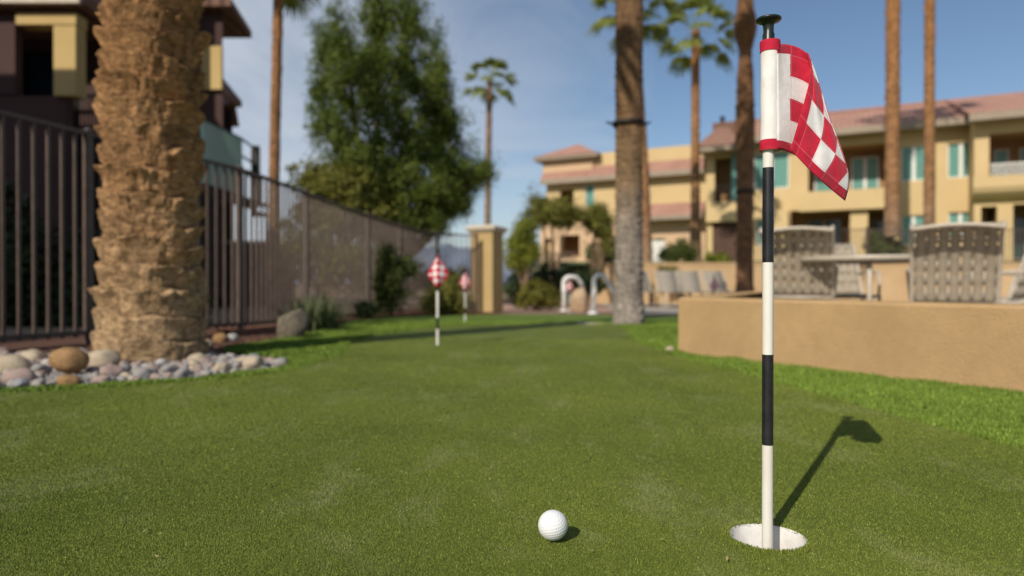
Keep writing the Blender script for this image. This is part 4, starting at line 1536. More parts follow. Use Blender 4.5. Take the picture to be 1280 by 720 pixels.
tbl = thing('patio_table', 'round pale patio table between the strap chairs', 'table', place(1087, 5.6))
m_top = mottled('frosted table top', (0.50, 0.43, 0.34), (0.58, 0.51, 0.42), 6, 0.35, 0.05, 0.001, 60, 0.5)
TH = EYE + (HZ - 323) / F * 5.6 - PZ
mb = MB()
mb.lathe([(0.0, TH + 0.004), (0.55, TH + 0.004), (0.555, TH), (0.55, TH - 0.006), (0.0, TH - 0.006)], 64)
mb.build('table_top', m_top, tbl)
MB().lathe([(0.548, TH - 0.03), (0.566, TH - 0.028), (0.568, TH + 0.006), (0.557, TH + 0.010), (0.5555, TH - 0.004)], 64).build('rim', m_alu, tbl)
for k in range(4):
    a_ = PI / 4 + k * PI / 2 + 0.3
    d = Vector((math.cos(a_), math.sin(a_), 0))
    MB().tube([d * 0.47 + Vector((0, 0, TH - 0.02)), d * 0.40 + Vector((0, 0, TH * 0.5)), d * 0.46 + Vector((0, 0, 0.0))], 0.018, 10).build('leg', m_alu, tbl)
MB().lathe([(0.30, 0.22), (0.312, 0.232), (0.30, 0.244), (0.288, 0.232), (0.30, 0.22)], 48).build('stretcher_ring', m_alu, tbl)


def lounger(proto=[None]):
    r = thing('sun_lounger', 'sun lounger', 'sun lounger', (0, 0, 0), 0, 'sling loungers by the pool')
    P = [(-0.95, 0.36), (-0.2, 0.35), (0.12, 0.36), (0.26, 0.55), (0.42, 0.70), (0.52, 0.84)]
    mb = MB()
    mb.grid([[(-0.23, *interp(P, k / 30)), (0.23, *interp(P, k / 30))] for k in range(31)])
    o = mb.build('sling', m_sling, r)
    sm = o.modifiers.new('thickness', 'SOLIDIFY')
    sm.thickness = 0.008
    for sx_ in (-1, 1):
        MB().tube([(sx_ * 0.245, *interp(P, k / 24)) for k in range(25)], 0.018, 8).build('side_rail', m_alu, r)
        for y in (-0.8, 0.2):
            MB().tube([(sx_ * 0.25, y, 0.35), (sx_ * 0.26, y + (0.05 if y > 0 else -0.05), 0)], 0.018, 8).build('leg', m_alu, r)
    return r


m_sling = mottled('pale sling mesh', (0.24, 0.21, 0.17), (0.31, 0.275, 0.23), 30, 0.8, 0.2, 0.001, 200)
lo = lounger()


def lplace(px, Y):
    return ((px - CX) / F * Y, Y, gz(Y) + 0.002)


lo.location = lplace(838, 15.6)
lo['label'] = 'pale lounger with raised back right of the pale footed palm trunk'
dup(lo, lplace(803, 15.9), 0.05, 'pale lounger partly hidden by the pale footed palm trunk')
dup(lo, lplace(866, 15.8), -0.05, 'pale lounger just over the left corner of the low tan wall')
dup(lo, lplace(899, 16.0), 0.03, 'pale lounger behind the tiny checked flag over the low wall')
dup(lo, lplace(665, 16.3), 0.1, 'grey lounger back showing above the domed shrub').location.z += 0.12
dup(lo, ((1285 - CX) / F * 7.4, 7.4, PZ), math.radians(-60), 'pale lounger at the right edge of the picture beyond the strap chairs')

# ------------------------------------------------------------------ apartments on the right
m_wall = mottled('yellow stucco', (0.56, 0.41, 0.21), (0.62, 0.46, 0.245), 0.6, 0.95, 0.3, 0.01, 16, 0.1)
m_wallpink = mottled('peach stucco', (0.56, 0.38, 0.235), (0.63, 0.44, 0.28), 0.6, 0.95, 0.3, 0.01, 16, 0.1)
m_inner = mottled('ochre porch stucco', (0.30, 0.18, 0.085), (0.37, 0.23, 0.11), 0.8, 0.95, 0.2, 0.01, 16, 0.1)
m_fascia = mottled('taupe fascia', (0.28, 0.22, 0.165), (0.35, 0.285, 0.215), 3, 0.8, 0.1)
m_whiteframe = mottled('white window frame', (0.66, 0.64, 0.58), (0.76, 0.74, 0.69), 5, 0.5, 0.05)
m_teal = mottled('teal tinted blind', (0.085, 0.235, 0.195), (0.15, 0.33, 0.28), 1.6, 0.3, 0.0, spec=0.5, stretch=(6, 1, 0.3))
m_teal2 = mottled('dark green glass', (0.012, 0.030, 0.026), (0.035, 0.07, 0.06), 2, 0.08, 0.0, spec=0.6)
m_browndoor = mottled('dark brown door', (0.06, 0.030, 0.018), (0.10, 0.05, 0.03), 4, 0.5, 0.1)


def tile_mat(name, c1, c2, per_m=3.6):
    m, nt, b = new_mat(name)
    ob = coords(nt, 'Object')
    wv = nd(nt, 'ShaderNodeTexWave', wave_type='BANDS', bands_direction='X')
    wv.inputs['Scale'].default_value = per_m / 3.2
    wv.inputs['Distortion'].default_value = 0.3
    nt.links.new(ob, wv.inputs['Vector'])
    wz = nd(nt, 'ShaderNodeTexWave', wave_type='BANDS', bands_direction='Z', wave_profile='SAW')
    wz.inputs['Scale'].default_value = 2.4
    nt.links.new(ob, wz.inputs['Vector'])
    f = noise(nt, ob, 1.2, 6, 0.7)
    f2 = noise(nt, ob, 7.0, 2, 0.5)
    col = ramp(nt, f, [(0.3, c1), (0.7, c2)])
    col = mixc(nt, math_node(nt, 'MULTIPLY', f2, 0.5), col, (0.38, 0.23, 0.18))
    nt.links.new(col, b.inputs['Base Color'])
    b.inputs['Roughness'].default_value = 0.9
    bump(nt, b, math_node(nt, 'ADD', wv.outputs['Fac'], wz.outputs['Fac']), 0.9, 0.05)
    return m


m_tile = tile_mat('pink clay roof tile', (0.30, 0.145, 0.10), (0.44, 0.235, 0.175))
m_tile_dark = tile_mat('brown clay roof tile', (0.15, 0.075, 0.05), (0.25, 0.13, 0.09))

UX, UY = 2 / math.sqrt(5), -1 / math.sqrt(5)      # along the front, coming nearer
OX, OY = 9.44, 33.53


class Front:
    """a building front in its own frame: u along it, d inward, z up; px rows and columns convert to it"""

    def __init__(self, root, d=0.0):
        self.root, self.d = root, d

    def u(self, px, d=None):
        d = self.d if d is None else d
        k = (px - CX) / F
        # inward direction is (-UY, UX)
        return (k * (OY + d * UX) - OX + d * UY) / (UX - k * UY)

    def Y(self, px, d=None):
        d = self.d if d is None else d
        return OY + self.u(px, d) * UY + d * UX

    def z(self, px, py, d=None):
        return EYE + (HZ - py) / F * self.Y(px, d)

    def rect(self, r, d=None):
        x0, y0, x1, y1 = r
        xm = (x0 + x1) / 2
        return self.u(x0, d), self.u(x1, d), self.z(xm, y1, d), self.z(xm, y0, d)


def front_root(name, label, cat):
    return thing(name, label, cat, (OX, OY, 0), math.atan2(UY, UX))


def wall_cells(mb, u0, u1, z0, z1, openings, d0, d1, mi=0):
    us = sorted({u0, u1, *[min(max(v, u0), u1) for o in openings for v in o[:2]]})
    zs_ = sorted({z0, z1, *[min(max(v, z0), z1) for o in openings for v in o[2:]]})
    for ua, ub in zip(us, us[1:]):
        run = None
        for za, zb in zip(zs_, zs_[1:]):
            um, zm = (ua + ub) / 2, (za + zb) / 2
            if any(o[0] < um < o[1] and o[2] < zm < o[3] for o in openings):
                if run:
                    mb.box((ua, d0, run[0]), (ub, d1, run[1]), mi)
                run = None
            else:
                run = (run[0] if run else za, zb)
        if run:
            mb.box((ua, d0, run[0]), (ub, d1, run[1]), mi)


def recess(mb, o, d0, d1, mi=0):
    u0, u1, z0, z1 = o
    e = 0.004
    u0, u1, z0, z1 = u0 - e, u1 + e, z0 - e, z1 + e
    A = [(u0, d0, z0), (u1, d0, z0), (u1, d0, z1), (u0, d0, z1)]
    B = [(u0, d1, z0), (u1, d1, z0), (u1, d1, z1), (u0, d1, z1)]
    mb.add(A + B, [(4, 5, 6, 7), (0, 1, 5, 4), (1, 2, 6, 5), (2, 3, 7, 6), (3, 0, 4, 7)], mi)


def window(root, o, d, glass, mull=1, frame=None, name='window', blind=None):
    u0, u1, z0, z1 = o
    t = 0.055
    mb = MB()
    mb.box((u0, d - 0.03, z0), (u0 + t, d + 0.05, z1))
    mb.box((u1 - t, d - 0.03, z0), (u1, d + 0.05, z1))
    mb.box((u0 + t, d - 0.03, z0), (u1 - t, d + 0.05, z0 + t))
    mb.box((u0 + t, d - 0.03, z1 - t), (u1 - t, d + 0.05, z1))
    for k in range(1, mull + 1):
        um = u0 + (u1 - u0) * k / (mull + 1)
        mb.box((um - 0.07, d - 0.025, z0 + t), (um + 0.07, d + 0.045, z1 - t))
    w_ = mb.build(name, frame or m_whiteframe, root)
    mb = MB()
    mb.quad((u0 + t * 0.5, d + 0.03, z0 + t * 0.5), (u1 - t * 0.5, d + 0.03, z0 + t * 0.5), (u1 - t * 0.5, d + 0.03, z1 - t * 0.5), (u0 + t * 0.5, d + 0.03, z1 - t * 0.5))
    mb.build('pane', glass, w_)
    return w_


def slab_roof(mb, u0, u1, e_d, e_z, r_d, r_z, t=0.12, mi=0):
    """a single tiled slope from its eave line to its upper line"""
    P_ = [(u0, e_d, e_z), (u1, e_d, e_z), (u1, r_d, r_z), (u0, r_d, r_z)]
    mb.add(P_ + [(x, y, z - t) for x, y, z in P_], [(0, 1, 2, 3), (7, 6, 5, 4), (0, 4, 5, 1), (1, 5, 6, 2), (2, 6, 7, 3), (3, 7, 4, 0)], mi)


apt = front_root('apartment_building', 'two storey yellow apartment block with pink tile roof, balconies and teal blinds, on the right', 'building')
fr = Front(apt, 0.0)
zg = 1.0
z_eave = fr.z(1120, 158)
uL, uR = fr.u(882), fr.u(1420)
wins = [(1126, 182, 1158, 226), (1184, 178, 1218, 222), (942, 190, 986, 236), (1127, 269, 1157, 306), (1185, 265, 1216, 304), (945, 275, 962, 307)]
up_log = fr.rect((1010, 182, 1108, 240))
lo_log = fr.rect((988, 262, 1062, 322))
lo_log2 = fr.rect((1085, 262, 1114, 322))
l_log = fr.rect((893, 197, 927, 252))
l_door = fr.rect((881.5, 277, 922, 328))
u_bump = fr.u(1222)
ops = [fr.rect(w_) for w_ in wins] + [up_log, lo_log, lo_log2, l_log, l_door]
mb = MB()
wall_cells(mb, uL, u_bump + 0.3, zg, z_eave + 0.2, ops, 0.0, 0.28)
mb.box((uL, 0.28, zg), (uL + 0.28, 9.0, z_eave + 0.2))
mb.build('wall', m_wall, apt)
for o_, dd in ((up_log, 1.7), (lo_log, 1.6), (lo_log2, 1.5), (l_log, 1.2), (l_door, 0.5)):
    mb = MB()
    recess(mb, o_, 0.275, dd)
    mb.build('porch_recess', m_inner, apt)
for w_, o_ in zip(wins, ops):
    window(apt, o_, 0.12, m_teal, 1 if (w_[2] - w_[0]) > 24 else 0)


def inner_rect(o_, f0, f1, g0, g1):
    return (o_[0] + (o_[1] - o_[0]) * f0, o_[0] + (o_[1] - o_[0]) * f1, o_[2] + (o_[3] - o_[2]) * g0, o_[2] + (o_[3] - o_[2]) * g1)


window(apt, inner_rect(up_log, 0.06, 0.34, 0.0, 0.85), 1.6, m_teal, 0)
window(apt, inner_rect(up_log, 0.56, 0.92, 0.0, 0.85), 1.6, m_teal, 1)
window(apt, inner_rect(lo_log, 0.26, 0.86, 0.0, 0.86), 1.5, m_teal2, 1, m_fascia)
window(apt, inner_rect(lo_log2, 0.2, 0.8, 0.2, 0.85), 1.4, m_teal2, 0, m_fascia)
window(apt, inner_rect(l_log, 0.5, 0.95, 0.0, 0.9), 1.1, m_teal2, 0)
o_ = inner_rect(l_door, 0.06, 0.97, 0, 0.96)
mb = MB()
mb.box((o_[0], 0.40, o_[2]), (o_[1], 0.46, o_[3]))
dr = mb.build('door', m_browndoor, apt)
MB().lathe([(0.0, 0.03), (0.04, 0.03), (0.045, 0), (0.04, -0.03), (0, -0.03)], 12, (o_[1] - 0.15, 0.36, (o_[2] + o_[3]) / 2)).build('handle', m_iron, dr)
# projecting balcony fronts
pb = fr.rect((1000, 240, 1112, 264))
mb = MB()
mb.box((pb[0], -0.75, pb[2]), (pb[1], -0.001, pb[2] + 0.22))
mb.box((pb[0], -0.75, pb[2] + 0.221), (pb[1], -0.58, pb[3]))
mb.box((pb[0], -0.579, pb[2] + 0.222), (pb[0] + 0.16, -0.001, pb[3] - 0.002))
mb.box((pb[1] - 0.16, -0.579, pb[2] + 0.222), (pb[1], -0.001, pb[3] - 0.002))
mb.build('balcony', m_wall, apt)
for a_, b_ in ((1062.5, 1084.5), (969, 986)):
    c_ = fr.rect((a_, 264, b_, 326))
    MB().box((c_[0], -0.45, zg), (c_[1], -0.002, pb[2] - 0.002 if a_ > 1000 else c_[3])).build('column', m_wall, apt)
c_ = fr.rect((926, 276, 939, 330))
MB().box((c_[0], -0.06, zg), (c_[1], -0.001, c_[3])).build('column', m_whiteframe, apt)
# teal shutters left
for r_ in ((914, 192, 921, 250), (928, 192, 938, 236)):
    o_ = fr.rect(r_)
    MB().box((o_[0], -0.06, o_[2]), (o_[1], -0.002, o_[3])).build('shutter', m_teal, apt)
# railing in the left balcony
o_ = inner_rect(l_log, 0, 1, 0, 0.36)
mb = MB()
for k in range(12):
    u_ = o_[0] + (o_[1] - o_[0]) * (k + 0.5) / 12
    mb.box((u_ - 0.012, 0.1, o_[2]), (u_ + 0.012, 0.13, o_[3]))
mb.box((o_[0], 0.09, o_[3]), (o_[1], 0.14, o_[3] + 0.04))
mb.build('balcony_railing', m_iron, apt)
# main roof
mb = MB()
zr_ = fr.z(1160, 129, 5.0)
slab_roof(mb, uL + 1.2, uR, -0.75, z_eave, 5.2, zr_)
slab_roof(mb, uL + 1.2, uR, 11.2, z_eave, 5.205, zr_ - 0.002)
roof = mb.build('roof', m_tile, apt)
mb = MB()
ends = [(5.2, zr_)]
mb.tube([(uL + 1.2, 5.2, zr_ + 0.02), (uR, 5.2, zr_ + 0.02)], 0.10, 10)
mb.build('ridge', m_tile, roof)
MB().box((uL + 1.2, -0.80, z_eave - 0.30), (u_bump - 0.3, -0.70, z_eave - 0.02)).build('fascia', m_fascia, apt)
MB().box((uL + 1.2, -0.70, z_eave - 0.30), (u_bump - 0.3, -0.002, z_eave - 0.24)).build('soffit', m_fascia, apt)
# small dark hipped porch roof at the left end, with a finial
o_ = fr.rect((886, 168, 930, 190))
mb = MB()
zt, zb_ = o_[3] + 0.3, o_[2] + 0.1
ua, ub = fr.u(874), fr.u(934)
mb.add([(ua, -1.3, zb_), (ub, -1.3, zb_), (ub, 0.9, zb_), (ua, 0.9, zb_), (ua + 0.9, -0.2, zt), (ub - 0.9, -0.2, zt)], [(0, 1, 5, 4), (1, 2, 5), (2, 3, 4, 5), (3, 0, 4), (3, 2, 1, 0)])
mb.build('porch_roof', m_tile_dark, apt)
MB().box((ua + 0.05, -1.24, zb_ - 0.22), (ub - 0.05, -0.4, zb_ - 0.004)).build('porch_eave', m_fascia, apt)
u_ = fr.u(900)
MB().box((u_ - 0.4, 0.2, zt - 0.5), (fr.u(930), 1.2, zt + 0.35)).build('chimney', m_tile_dark, apt)
MB().lathe([(0.10, 0), (0.10, 0.28), (0.16, 0.30), (0.0, 0.42)], 12, (u_, 0.6, zt + 0.35)).build('chimney_pot', m_iron, apt)
# right hand bay, standing forward
D2 = -1.5
fb_ = Front(apt, D2)
ub0, ub1 = fb_.u(1217), fb_.u(1420)
b_up = fb_.rect((1236, 164, 1330, 232))
b_lo = fb_.rect((1226, 258, 1246, 330))
b_lo2 = fb_.rect((1266, 254, 1330, 330))
ze2 = fb_.z(1250, 148)
mb = MB()
wall_cells(mb, ub0, ub1, zg, ze2, [b_up, b_lo, b_lo2], D2, D2 + 0.28)
mb.box((ub0, D2 + 0.28, zg), (ub0 + 0.28, -0.002, ze2))
mb.build('wall', m_wall, apt)
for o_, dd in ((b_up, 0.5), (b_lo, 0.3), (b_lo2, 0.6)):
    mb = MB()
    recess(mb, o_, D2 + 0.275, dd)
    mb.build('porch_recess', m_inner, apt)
window(apt, inner_rect(b_up, 0.18, 0.40, 0.0, 0.84), 0.4, m_teal, 0)
window(apt, inner_rect(b_up, 0.55, 0.95, 0.0, 0.84), 0.4, m_teal, 1)
window(apt, inner_rect(b_lo2, 0.15, 0.85, 0.1, 0.85), 0.5, m_teal2, 1, m_fascia)
# arched corbel of its balcony
mb = MB()
pts = []
ua, ub = fb_.u(1213), fb_.u(1340)
zt = fb_.z(1250, 222)
zb_ = fb_.z(1250, 252)
prof = [(D2 - 0.62, zt), (D2 - 0.62, zt - 0.42), (D2 - 0.52, zt - 0.62), (D2 - 0.30, zt - 0.80), (D2 - 0.002, zb_)]
mb.grid([[(ua, d, z) for d, z in prof], [(ub, d, z) for d, z in prof]], 0, False)
mb.add([(ua, d, z) for d, z in prof] + [(ua, D2 - 0.002, zt)], [tuple(range(6))])
mb.quad((ua, D2 - 0.62, zt), (ub, D2 - 0.62, zt), (ub, D2 - 0.45, zt), (ua, D2 - 0.45, zt))
mb.quad((ua, D2 - 0.45, zt), (ub, D2 - 0.45, zt), (ub, D2 - 0.45, zt - 0.35), (ua, D2 - 0.45, zt - 0.35))
mb.build('balcony', m_wall, apt)
o_ = inner_rect(b_up, 0.02, 1.0, 0, 0.42)
mb = MB()
for k in range(40):
    u_ = o_[0] + (o_[1] - o_[0]) * (k + 0.5) / 40
    mb.box((u_ - 0.012, D2 + 0.08, o_[2]), (u_ + 0.012, D2 + 0.11, o_[3]))
mb.box((o_[0], D2 + 0.07, o_[3]), (o_[1], D2 + 0.12, o_[3] + 0.05))
mb.build('balcony_railing', m_whiteframe, apt)
mb = MB()
slab_roof(mb, fb_.u(1207), fb_.u(1425), D2 - 0.75, ze2 + 0.15, 5.19, zr_ + 0.10)
mb.build('roof', m_tile, apt)
MB().box((fb_.u(1207), D2 - 0.80, ze2 - 0.16), (fb_.u(1425), D2 - 0.70, ze2 + 0.12)).build('fascia', m_fascia, apt)
MB().box((fb_.u(1207), D2 - 0.70, ze2 - 0.16), (fb_.u(1425), D2 - 0.002, ze2 - 0.10)).build('soffit', m_fascia, apt)

# ------------------------------------------------------------------ the wing with the tower
tow = front_root('tower_building', 'peach and yellow building with a low hipped tower roof, behind the pale footed palm', 'building')
D3 = 0.9
ft = Front(tow, D3)
ua, ub = ft.u(683), ft.u(882)
ztop_ = ft.z(800, 187)
zb1 = ft.z(780, 212)
dark_op = ft.rect((700, 237, 717, 268))
teal_w = ft.rect((731, 230, 743, 258))
por1 = ft.rect((680, 298, 690, 345))
por2 = ft.rect((700, 294, 725, 322))
wht = ft.rect((802, 298, 832, 338))
mb = MB()
zmid = ft.z(800, 276)
wall_cells(mb, ua, ub, zmid, ztop_, [dark_op, teal_w], D3, D3 + 0.28)
mb.box((ua, D3 + 0.281, zg - 1.0), (ua + 0.28, D3 + 8, ztop_ - 0.01))
mb.build('wall', m_wall, tow)
mb = MB()
wall_cells(mb, ft.u(676), ub, zg - 1.0, zmid - 0.003, [por1, por2, wht], D3 - 0.06, D3 + 0.28)
mb.build('lower_wall', m_wallpink, tow)
for o_ in (dark_op, por1, por2):
    mb = MB()
    recess(mb, o_, D3 + 0.275, D3 + 1.4)
    mb.build('porch_recess', m_inner, tow)
window(tow, teal_w, D3 + 0.1, m_teal, 0)
window(tow, wht, D3 + 0.1, m_whiteframe, 1, name='garden_door')
# tiled skirt under the parapet
mb = MB()
slab_roof(mb, ft.u(680), ub, D3 - 0.5, ft.z(780, 219), D3 - 0.003, ft.z(780, 205))
mb.build('skirt_roof', m_tile, tow)
MB().box((ft.u(680), D3 - 0.55, ft.z(780, 219) - 0.28), (ub, D3 - 0.45, ft.z(780, 219) - 0.01)).build('fascia', m_fascia, tow)
mb = MB()
slab_roof(mb, ft.u(800), ub, D3 - 0.9, ft.z(838, 271), D3 - 0.003, ft.z(838, 254))
mb.build('lower_roof', m_tile, tow)
MB().box((ft.u(800), D3 - 0.95, ft.z(838, 271) - 0.22), (ub, D3 - 0.85, ft.z(838, 271) - 0.01)).build('fascia', m_fascia, tow)
# tower
t0, t1 = ft.u(680), ft.u(742)
w_ = t1 - t0
zt = ft.z(712, 196)
MB().box((t0, D3 - 0.15, zb1), (t1, D3 + w_, zt)).build('tower_wall', m_wallpink, tow)
mb = MB()
ov = 0.45
za = zt - 0.02
mb.add([(t0 - ov, D3 - 0.15 - ov, za), (t1 + ov, D3 - 0.15 - ov, za), (t1 + ov, D3 + w_ + ov, za), (t0 - ov, D3 + w_ + ov, za), ((t0 + t1) / 2, D3 + w_ / 2, ft.z(712, 174))], [(0, 1, 4), (1, 2, 4), (2, 3, 4), (3, 0, 4), (3, 2, 1, 0)])
mb.build('tower_roof', m_tile, tow)
MB().box((t0 - ov + .04, D3 - 0.15 - ov + .04, za - 0.16), (t1 + ov - .04, D3 + w_ + ov - .04, za - 0.004)).build('tower_eave', m_fascia, tow)
# porch arcade rail before the lower rooms
o_ = ft.rect((676, 318, 730, 340))
mb = MB()
for k in range(26):
    u_ = o_[0] + (o_[1] - o_[0]) * (k + 0.5) / 26
    mb.box((u_ - 0.015, D3 - 1.2, o_[2]), (u_ + 0.015, D3 - 1.17, o_[3]))
mb.box((o_[0], D3 - 1.22, o_[3]), (o_[1], D3 - 1.15, o_[3] + 0.05))
mb.build('porch_railing', m_fence, tow)

# ------------------------------------------------------------------ house on the left, in the shade of a taller unseen neighbour
m_mauve = mottled('shade toned mauve stucco', (0.070, 0.042, 0.040), (0.095, 0.058, 0.053), 0.7, 0.95, 0.3, 0.01, 16, 0.1)  # deep shade of the front put into the stucco colour itself
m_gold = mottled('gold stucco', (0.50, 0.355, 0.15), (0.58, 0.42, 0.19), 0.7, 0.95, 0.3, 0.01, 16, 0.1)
m_blueglass = mottled('blue window glass', (0.010, 0.030, 0.055), (0.02, 0.055, 0.09), 1, 0.06, 0.0, spec=0.7)
m_mint = mottled('mint balcony panel', (0.44, 0.58, 0.50), (0.52, 0.66, 0.58), 3, 0.5, 0.1, stretch=(4, 4, 0.3))
house = thing('stucco_house', 'shaded brown two storey house with gold column and balcony behind the fence on the left', 'building', (-10.0, 14.0, -0.2))
hb = house.location.copy()


def pbox(mb, px0, px1, py0, py1, Y0, Y1, mi=0):
    """box whose front face fills these photograph columns and rows at distance Y0"""
    a, b_ = at(px0, py1, Y0), at(px1, py0, Y0)
    mb.box((a.x, Y0, a.z), (b_.x, Y1, b_.z), mi)


def hpart(name, mat, *boxes, parent=None):
    mb = MB()
    for b_ in boxes:
        pbox(mb, *b_)
    return mb.build(name, mat, parent or house, hb)


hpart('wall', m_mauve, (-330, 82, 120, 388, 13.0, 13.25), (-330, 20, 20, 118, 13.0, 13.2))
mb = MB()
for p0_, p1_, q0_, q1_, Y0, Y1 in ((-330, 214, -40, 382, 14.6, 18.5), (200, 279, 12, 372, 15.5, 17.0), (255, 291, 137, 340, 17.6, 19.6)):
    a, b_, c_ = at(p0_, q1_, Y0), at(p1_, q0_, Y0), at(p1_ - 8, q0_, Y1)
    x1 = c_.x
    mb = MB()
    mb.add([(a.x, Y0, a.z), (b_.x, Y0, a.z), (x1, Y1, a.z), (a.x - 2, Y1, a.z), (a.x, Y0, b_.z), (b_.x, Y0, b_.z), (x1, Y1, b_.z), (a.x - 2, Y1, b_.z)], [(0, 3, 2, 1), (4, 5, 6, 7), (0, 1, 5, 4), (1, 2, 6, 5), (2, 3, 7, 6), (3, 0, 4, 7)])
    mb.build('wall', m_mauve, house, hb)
hpart('balcony_beam', m_gold, (21, 96, 17, 31, 12.9, 13.25))
hpart('column', m_gold, (68, 95.5, 31.2, 119.8, 12.92, 13.24))
hpart('sunlit_patch', m_gold, (252, 277.5, 58, 112, 15.40, 15.49))  # sunlit upper patch of the wall, painted as a gold panel
hpart('lower_trim', m_mauve, (100, 130, 96, 200, 13.9, 14.5))
wf = hpart('window', m_iron, (33, 70, 66, 120, 14.50, 14.59))
hpart('pane', m_blueglass, (36, 67, 69, 117, 14.47, 14.49), parent=wf)
wf = hpart('window', m_iron, (-20, 12, 60, 120, 14.50, 14.59))
hpart('pane', m_blueglass, (-17, 9, 63, 117, 14.47, 14.49), parent=wf)
wf = hpart('window', m_iron, (112, 150, 90, 190, 14.50, 14.59))
hpart('pane', m_blueglass, (115, 147, 93, 187, 14.47, 14.49), parent=wf)
# balcony rail of the front porch
mb = MB()
for k in range(12):
    pbox(mb, 76 + k * 4.6, 77 + k * 4.6, 121, 176, 13.6, 13.615)
pbox(mb, 74, 130, 118.5, 121, 13.58, 13.63)
pbox(mb, 74, 130, 176, 179, 13.58, 13.63)
mb.build('balcony_railing', m_iron, house, hb)
# roofs: a wide eave over the porch and the hipped corner over the far wing
m_roofdark = m_tile_dark
hpart('fascia', m_cap, (-330, 100, -9, 4, 12.70, 12.79))
mb = MB()
a, b_ = at(-330, -9, 12.7), at(104, -9, 12.7)
mb.add([(a.x, 12.795, a.z - .02), (b_.x, 12.795, b_.z - .02), (b_.x - 1, 17, b_.z + 1.9), (a.x, 17, a.z + 1.9), (a.x, 12.795, a.z - .2), (b_.x, 12.795, b_.z - .2), (b_.x, 20.2, b_.z - .2), (a.x, 20.2, a.z - .2), (b_.x, 20.2, b_.z - .02), (a.x, 20.2, a.z - .02)],
       [(0, 1, 2, 3), (1, 8, 2), (2, 8, 9, 3), (0, 4, 5, 1), (4, 7, 6, 5), (1, 5, 6, 8)])
mb.build('roof', m_roofdark, house, hb)
mb = MB()
tip = at(311, 20, 16.2)
xa = at(120, 0, 15.0).x
tx = tip.x - 0.3
mb.add([(xa, 15.2, tip.z), (tip.x, 15.2, tip.z), (tx, 17.2, tip.z), (xa - 2, 17.2, tip.z), (xa - 1, 16.2, tip.z + 0.8), (tip.x - 2.6, 16.2, tip.z + 0.8),
        (xa, 15.2, tip.z - 0.18), (tip.x, 15.2, tip.z - 0.18), (tx, 17.2, tip.z - 0.18), (xa - 2, 17.2, tip.z - 0.18)],
       [(0, 1, 5, 4), (1, 2, 5), (2, 3, 4, 5), (0, 6, 7, 1), (1, 7, 8, 2), (9, 8, 7, 6)])
mb.build('roof', m_roofdark, house, hb)
mb = MB()
tip = at(297, 128, 17.4)
xa = at(262, 128, 17.4).x
mb.add([(xa, 17.3, tip.z - .08), (tip.x, 17.3, tip.z - .08), (tip.x - .9, 19.8, tip.z - .08), (xa - 1, 19.8, tip.z - .08), (xa, 18.4, tip.z + 0.4), (tip.x - 0.6, 18.4, tip.z + 0.2)], [(0, 1, 5, 4), (1, 2, 5), (2, 3, 4, 5), (3, 2, 1, 0), (3, 0, 4)])
mb.build('roof', m_roofdark, house, hb)
# mint slatted balcony of the far wing
p0, p1 = at(252, 150, 13.2), at(302, 170, 15.0)
zt0, zb0 = p0.z, at(252, 228, 13.2).z
mb = MB()
n = 22
for k in range(n):
    t = (k + 0.5) / n
    x, y = p0.x + (p1.x - p0.x) * t, p0.y + (p1.y - p0.y) * t
    mb.box((x - 0.026, y - 0.012, zb0), (x + 0.033, y + 0.012, zt0))
mb.build('balcony_slats', m_mint, house, hb)
mb = MB()
mb.tube([(p0.x, p0.y, zt0 + 0.02), (p1.x, p1.y, zt0 + 0.02)], 0.03, 8)
q1 = at(320, 180, 16.2)
for z in (zt0 + 0.02, zt0 - 0.35, zt0 - 0.7):
    mb.tube([(p1.x, p1.y, z), (q1.x, q1.y, z)], 0.025, 8)
mb.box((q1.x - 0.08, q1.y - 0.08, zb0), (q1.x + 0.08, q1.y + 0.08, zt0 + 0.1))
mb.build('balcony_railing', m_iron, house, hb)
mb = MB()
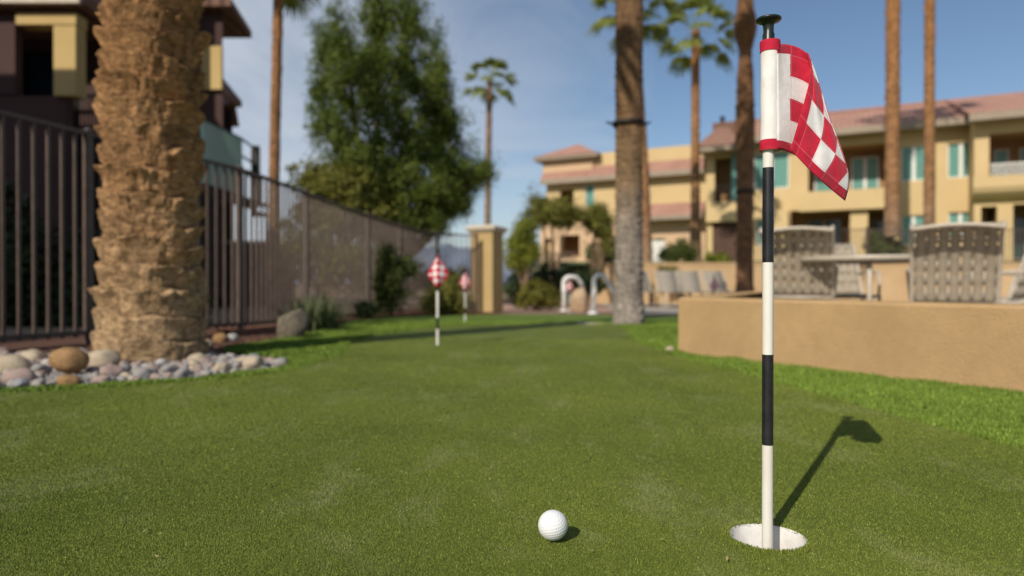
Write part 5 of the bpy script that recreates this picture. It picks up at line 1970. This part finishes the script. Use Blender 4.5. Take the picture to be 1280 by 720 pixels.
mb.add([(p0.x, p0.y, zb0 - 0.25), (p1.x, p1.y, zb0 - 0.25), (q1.x, q1.y, zb0 - 0.25), (q1.x - 0.6, 17.5, zb0 - 0.25), (p0.x, 17.5, zb0 - 0.25),
        (p0.x, p0.y, zb0 - 0.002), (p1.x, p1.y, zb0 - 0.002), (q1.x, q1.y, zb0 - 0.002), (q1.x - 0.6, 17.5, zb0 - 0.002), (p0.x, 17.5, zb0 - 0.002)],
       [(4, 3, 2, 1, 0), (5, 6, 7, 8, 9), (0, 1, 6, 5), (1, 2, 7, 6), (2, 3, 8, 7)])
mb.build('balcony_floor', m_mauve, house, hb)
# unseen neighbour block off the left edge, shaped so its roof shades the house
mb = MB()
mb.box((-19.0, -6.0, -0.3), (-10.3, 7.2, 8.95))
mb.build('unseen_neighbour_wall', m_mauve, house, hb)
mb = MB()
mb.add([(-19.4, -6.5, 8.95), (-9.9, -6.5, 8.95), (-9.9, 7.6, 8.95), (-19.4, 7.6, 8.95), (-14.4, -2, 11.0), (-14.4, 3, 11.0)], [(0, 1, 4), (1, 2, 5, 4), (2, 3, 5), (3, 0, 4, 5), (3, 2, 1, 0)])
mb.build('unseen_neighbour_roof', m_roofdark, house, hb)

# low building seen through the fence, and far hills
shed = thing('garden_wall', 'mauve wall glimpsed between the pickets beyond the slim palm', 'wall', (-6.2, 17.0, -0.15))
mb = MB()
mb.box((-8.5, 16.6, -0.2), (-5.4, 16.9, 1.35))
mb.build('panel', m_mauve, shed, shed.location.copy())
mb = MB()
mb.box((-8.95, 16.55, 1.351), (-5.35, 16.95, 1.43))
mb.build('coping', m_cap, shed, shed.location.copy())

m_hill = mottled('haze tinted desert rock', (0.13, 0.16, 0.22), (0.20, 0.235, 0.30), 0.004, 0.95, 0.0)  # blue grey tint paints distance haze into the rock colour
rows = []
for j in range(9):
    t = j / 8
    row = []
    for i in range(160):
        x = -3600 + 5200 * i / 159
        ridge = 250 + 60 * float(vnoise(i * 0.06, 0.3, 0, 5)) + 38 * float(vnoise(i * 0.19, 0.3, 0, 6)) + 14 * float(vnoise(i * 0.6, 0.3, 0, 7))
        prof = math.sin(t * PI) ** 0.9
        row.append((x, 4000 + 1800 * t + 120 * float(vnoise(i * 0.2, j * 0.9, 0, 8)), -5 + ridge * prof * (1 + 0.18 * float(vnoise(i * 0.35, j * 0.8, 0, 9)))))
    rows.append(row)
structure(MB().grid(rows).build('hills', m_hill))
